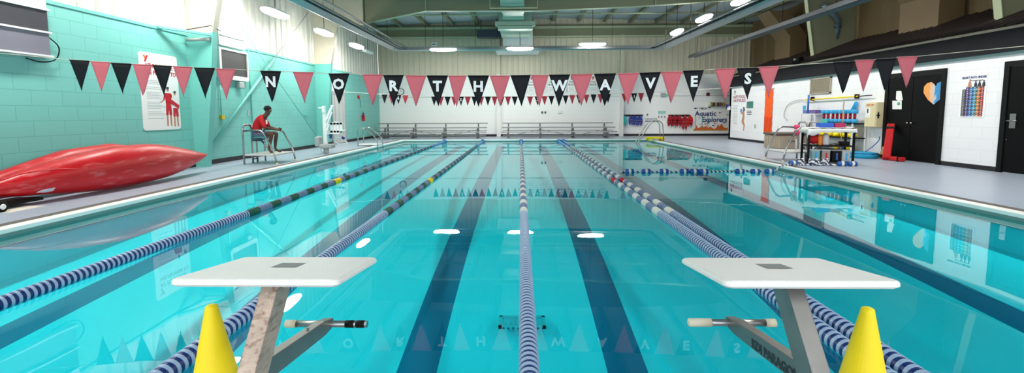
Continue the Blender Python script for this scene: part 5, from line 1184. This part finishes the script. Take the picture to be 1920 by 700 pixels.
# ------------------------------------------------------------------ TABLE with cloth
FL, FR = Vector((8.3, 13.3, 0)), Vector((9.38, 13.02, 0)); du = (FR-FL).normalized(); dv = Vector((-du.y, du.x, 0)); Wt = (FR-FL).length; Dt = .55
def T(u_, v_, z): p_ = FL+du*u_+dv*v_; return Vector((p_.x, p_.y, z))
t = thing('utility_table', T(Wt/2, Dt/2, DZ), 'black framed table under a white cloth on the right deck', 'table')
for u_ in (0, Wt):
    for v_ in (0, Dt): q = MB(); q.bar(T(u_, v_, DZ), T(u_, v_, 1.13), .045, .045); q.build('leg', black, t)
def tboard(u0, u1, v0, v1, z0, z1, name, m_, par, bev=0):
    q = MB(); vs = [T(u_, v_, z) for z in (z0, z1) for u_, v_ in ((u0, v0), (u1, v0), (u1, v1), (u0, v1))]
    q.add(vs, [(3, 2, 1, 0), (4, 5, 6, 7), (0, 1, 5, 4), (1, 2, 6, 5), (2, 3, 7, 6), (3, 0, 4, 7)]); return q.build(name, m_, par, bevel=bev)
tboard(-.03, Wt+.03, -.03, Dt+.03, 1.13, 1.16, 'tabletop', black, t); tboard(0, Wt, 0, Dt, .62, .66, 'shelf', black, t); tboard(0, Wt, 0, Dt, DZ+.06, DZ+.1, 'shelf', black, t)
# cloth: sheet with hanging edges
q = MB(); nu, nv = 26, 12; vs = []
for i in range(nu+1):
    for j in range(nv+1):
        u_ = -.16+(Wt+.32)*i/nu; v_ = -.14+(Dt+.28)*j/nv; cu_, cv_ = min(max(u_, -.04), Wt+.04), min(max(v_, -.04), Dt+.04)
        d_ = abs(u_-cu_)+abs(v_-cv_); z = 1.168-d_*1.35-(.02*math.sin(u_*21+v_*9) if d_ > .02 else 0)*d_*6; z -= (.10*math.exp(-((u_-.05)/.14)**2) if v_ < -.1 else 0)
        vs.append(T(cu_+(u_-cu_)*.25, cv_+(v_-cv_)*.25+.01*math.sin(u_*25)*(d_ > .02), z))
q.add(vs, [(i*(nv+1)+j, (i+1)*(nv+1)+j, (i+1)*(nv+1)+j+1, i*(nv+1)+j+1) for i in range(nu) for j in range(nv)], 0, True); o = q.build('tablecloth', cloth); o.modifiers.new('s', 'SOLIDIFY').thickness = .006
tag(o, 'white cloth draped over the black framed table', 'tablecloth')
def tb(name, u0, u1, v0, v1, z0, z1, m_, lb, cat, grp=None, lid=None, bev=.01):
    t_ = thing(name, T((u0+u1)/2, (v0+v1)/2, z0), lb, cat, grp); tboard(u0, u1, v0, v1, z0, z1, 'body', m_, t_, bev)
    if lid: tboard(u0-.015, u1+.015, v0-.015, v1+.015, z1, z1+.02, 'lid', lid, t_, .004)
    return t_
tb('plastic_bin', .28, .64, .08, .4, 1.175, 1.30, bluebin, 'open blue bin on the white tablecloth', 'bin'); tb('plastic_bin', .66, .92, .08, .4, 1.175, 1.29, magenta, 'magenta bin beside the blue bin on the tablecloth', 'bin')
t_ = thing('toy_shell', T(.4, .25, 1.3), 'green folded plastic toy standing in the blue bin', 'toy')
for k in range(4): q = MB(); q.prism([(0, 0), (.2, 0), (.16, .12), (.05, .15)], T(.3+.02*k, .15+.05*k, 1.27), du, V, dv*.012); q.build('fin', mat('toy_green', (70, 190, 160), .5), t_)
t_ = thing('foam_belt', T(.8, .45, 1.2), 'flat blue and black foam belts piled on the tablecloth', 'belt')
for k in range(4): tboard(.62+.05*k, 1.0+.04*k, .42, .56, 1.18+.03*k, 1.205+.03*k, 'belt', cyan if k % 2 == 0 else black, t_, .004)
tb('clipboard', .95, 1.09, .1, .34, 1.175, 1.19, white, 'white clipboard at the right end of the tablecloth', 'clipboard')
for k, (u0, m_, ins, lb) in enumerate(((.12, mat('bin_teal', (120, 164, 168), .4), cyan, 'teal tinted clear tub, leftmost under the table'), (.38, mat('bin_grey', (150, 142, 138), .4), inkR, 'cloudy tub with red items under the table'), (.64, black, blue, 'black tub with a blue item under the table'), (.88, mat('bin_pale', (176, 182, 186), .4), cyan, 'pale cloudy tub, rightmost under the table'))):
    t_ = tb('storage_tub', u0, u0+.205, .08, .46, DZ+.1, DZ+.40, m_, lb, 'tub', 'tubs under the table', lid=whitep if k != 2 else grey)
    tboard(u0+.09, u0+.13, .068, .078, DZ+.14, DZ+.34, 'contents', ins, t_)
t_ = thing('ball_bag', T(.15, .3, .66), 'red cloth heap on the upper table shelf', 'bag'); q = MB(); q.ball(T(.2, .25, .83), .16, 12, 0, (1.1, .8, .95)); q.build('cloth', redf, t_)
t_ = thing('toy_bottle', T(.35, .2, .66), 'orange bottle on the table shelf', 'bottle'); MB().lathe(T(.33, .15, .66), [(.05, 0), (.055, .02), (.055, .26), (.02, .3)], 12).build('body', mat('orange_bottle', (240, 130, 30), .4), t_)
t_ = thing('white_jug', T(.48, .2, .66), 'cloudy white jug on the table shelf', 'jug'); MB().lathe(T(.48, .18, .66), [(.08, 0), (.09, .03), (.09, .27), (.04, .34)], 14).build('body', mat('jug', (210, 206, 206), .35), t_)
t_ = thing('hose_tangle', T(.75, .3, .66), 'tangle of white cables on the table shelf', 'cable'); q = MB(); q.tube([T(.75+.13*math.cos(k*.7), .25+.1*math.sin(k*.8), .68+.05*abs(math.sin(k*.3))) for k in range(26)], .014, 6); q.build('loops', grey, t_)
tb('toolbox', .86, 1.06, .1, .35, .665, .77, black, 'small black case at the right of the table shelf', 'case')
t_ = thing('pink_float', (9.9, 18.3, .8), 'pink foam float pair left of the table', 'float')
p = atY(1494, 244, 14.6); MB().lathe((p.x, 14.6, p.z-.16), [(.05, 0), (.08, .02), (.08, .13), (.05, .15)], 12).build('lower', mat('pink_foam', (230, 80, 120), .6), t_); MB().lathe((p.x, 14.6, p.z+.02), [(.05, 0), (.08, .02), (.08, .13), (.05, .15)], 12).build('upper', MC['pink_foam'], t_)
MB().lathe((p.x, 14.6, .41), [(.02, 0), (.02, .36)], 8).build('stem', whitep, t_)
t_.location = t_.location
# deck drains / small deck details
tag(MB().lathe((9.4, 20.5, DZ), [(.12, 0), (.12, .006)], 16).build('deck_drain', mat('drain_pale', (200, 204, 212), .4)), 'small round drain in the right deck', 'drain')
# ------------------------------------------------------------------ LIGHT, WORLD, COLOUR
w = bpy.data.worlds.new('world'); S.world = w; w.use_nodes = True; bg = w.node_tree.nodes['Background']; bg.inputs[0].default_value = (.93, .97, 1, 1); bg.inputs[1].default_value = .95
S.view_settings.view_transform = 'Standard'; S.view_settings.look = 'None'; S.view_settings.gamma = 1; S.view_settings.use_curve_mapping = False; S.view_settings.exposure = 1.2
cy = S.cycles; cy.max_bounces = 8; cy.diffuse_bounces = 4; cy.glossy_bounces = 4; cy.transparent_max_bounces = 12; cy.sample_clamp_indirect = 4; cy.caustics_reflective = False; cy.caustics_refractive = False
cy.use_denoising = True
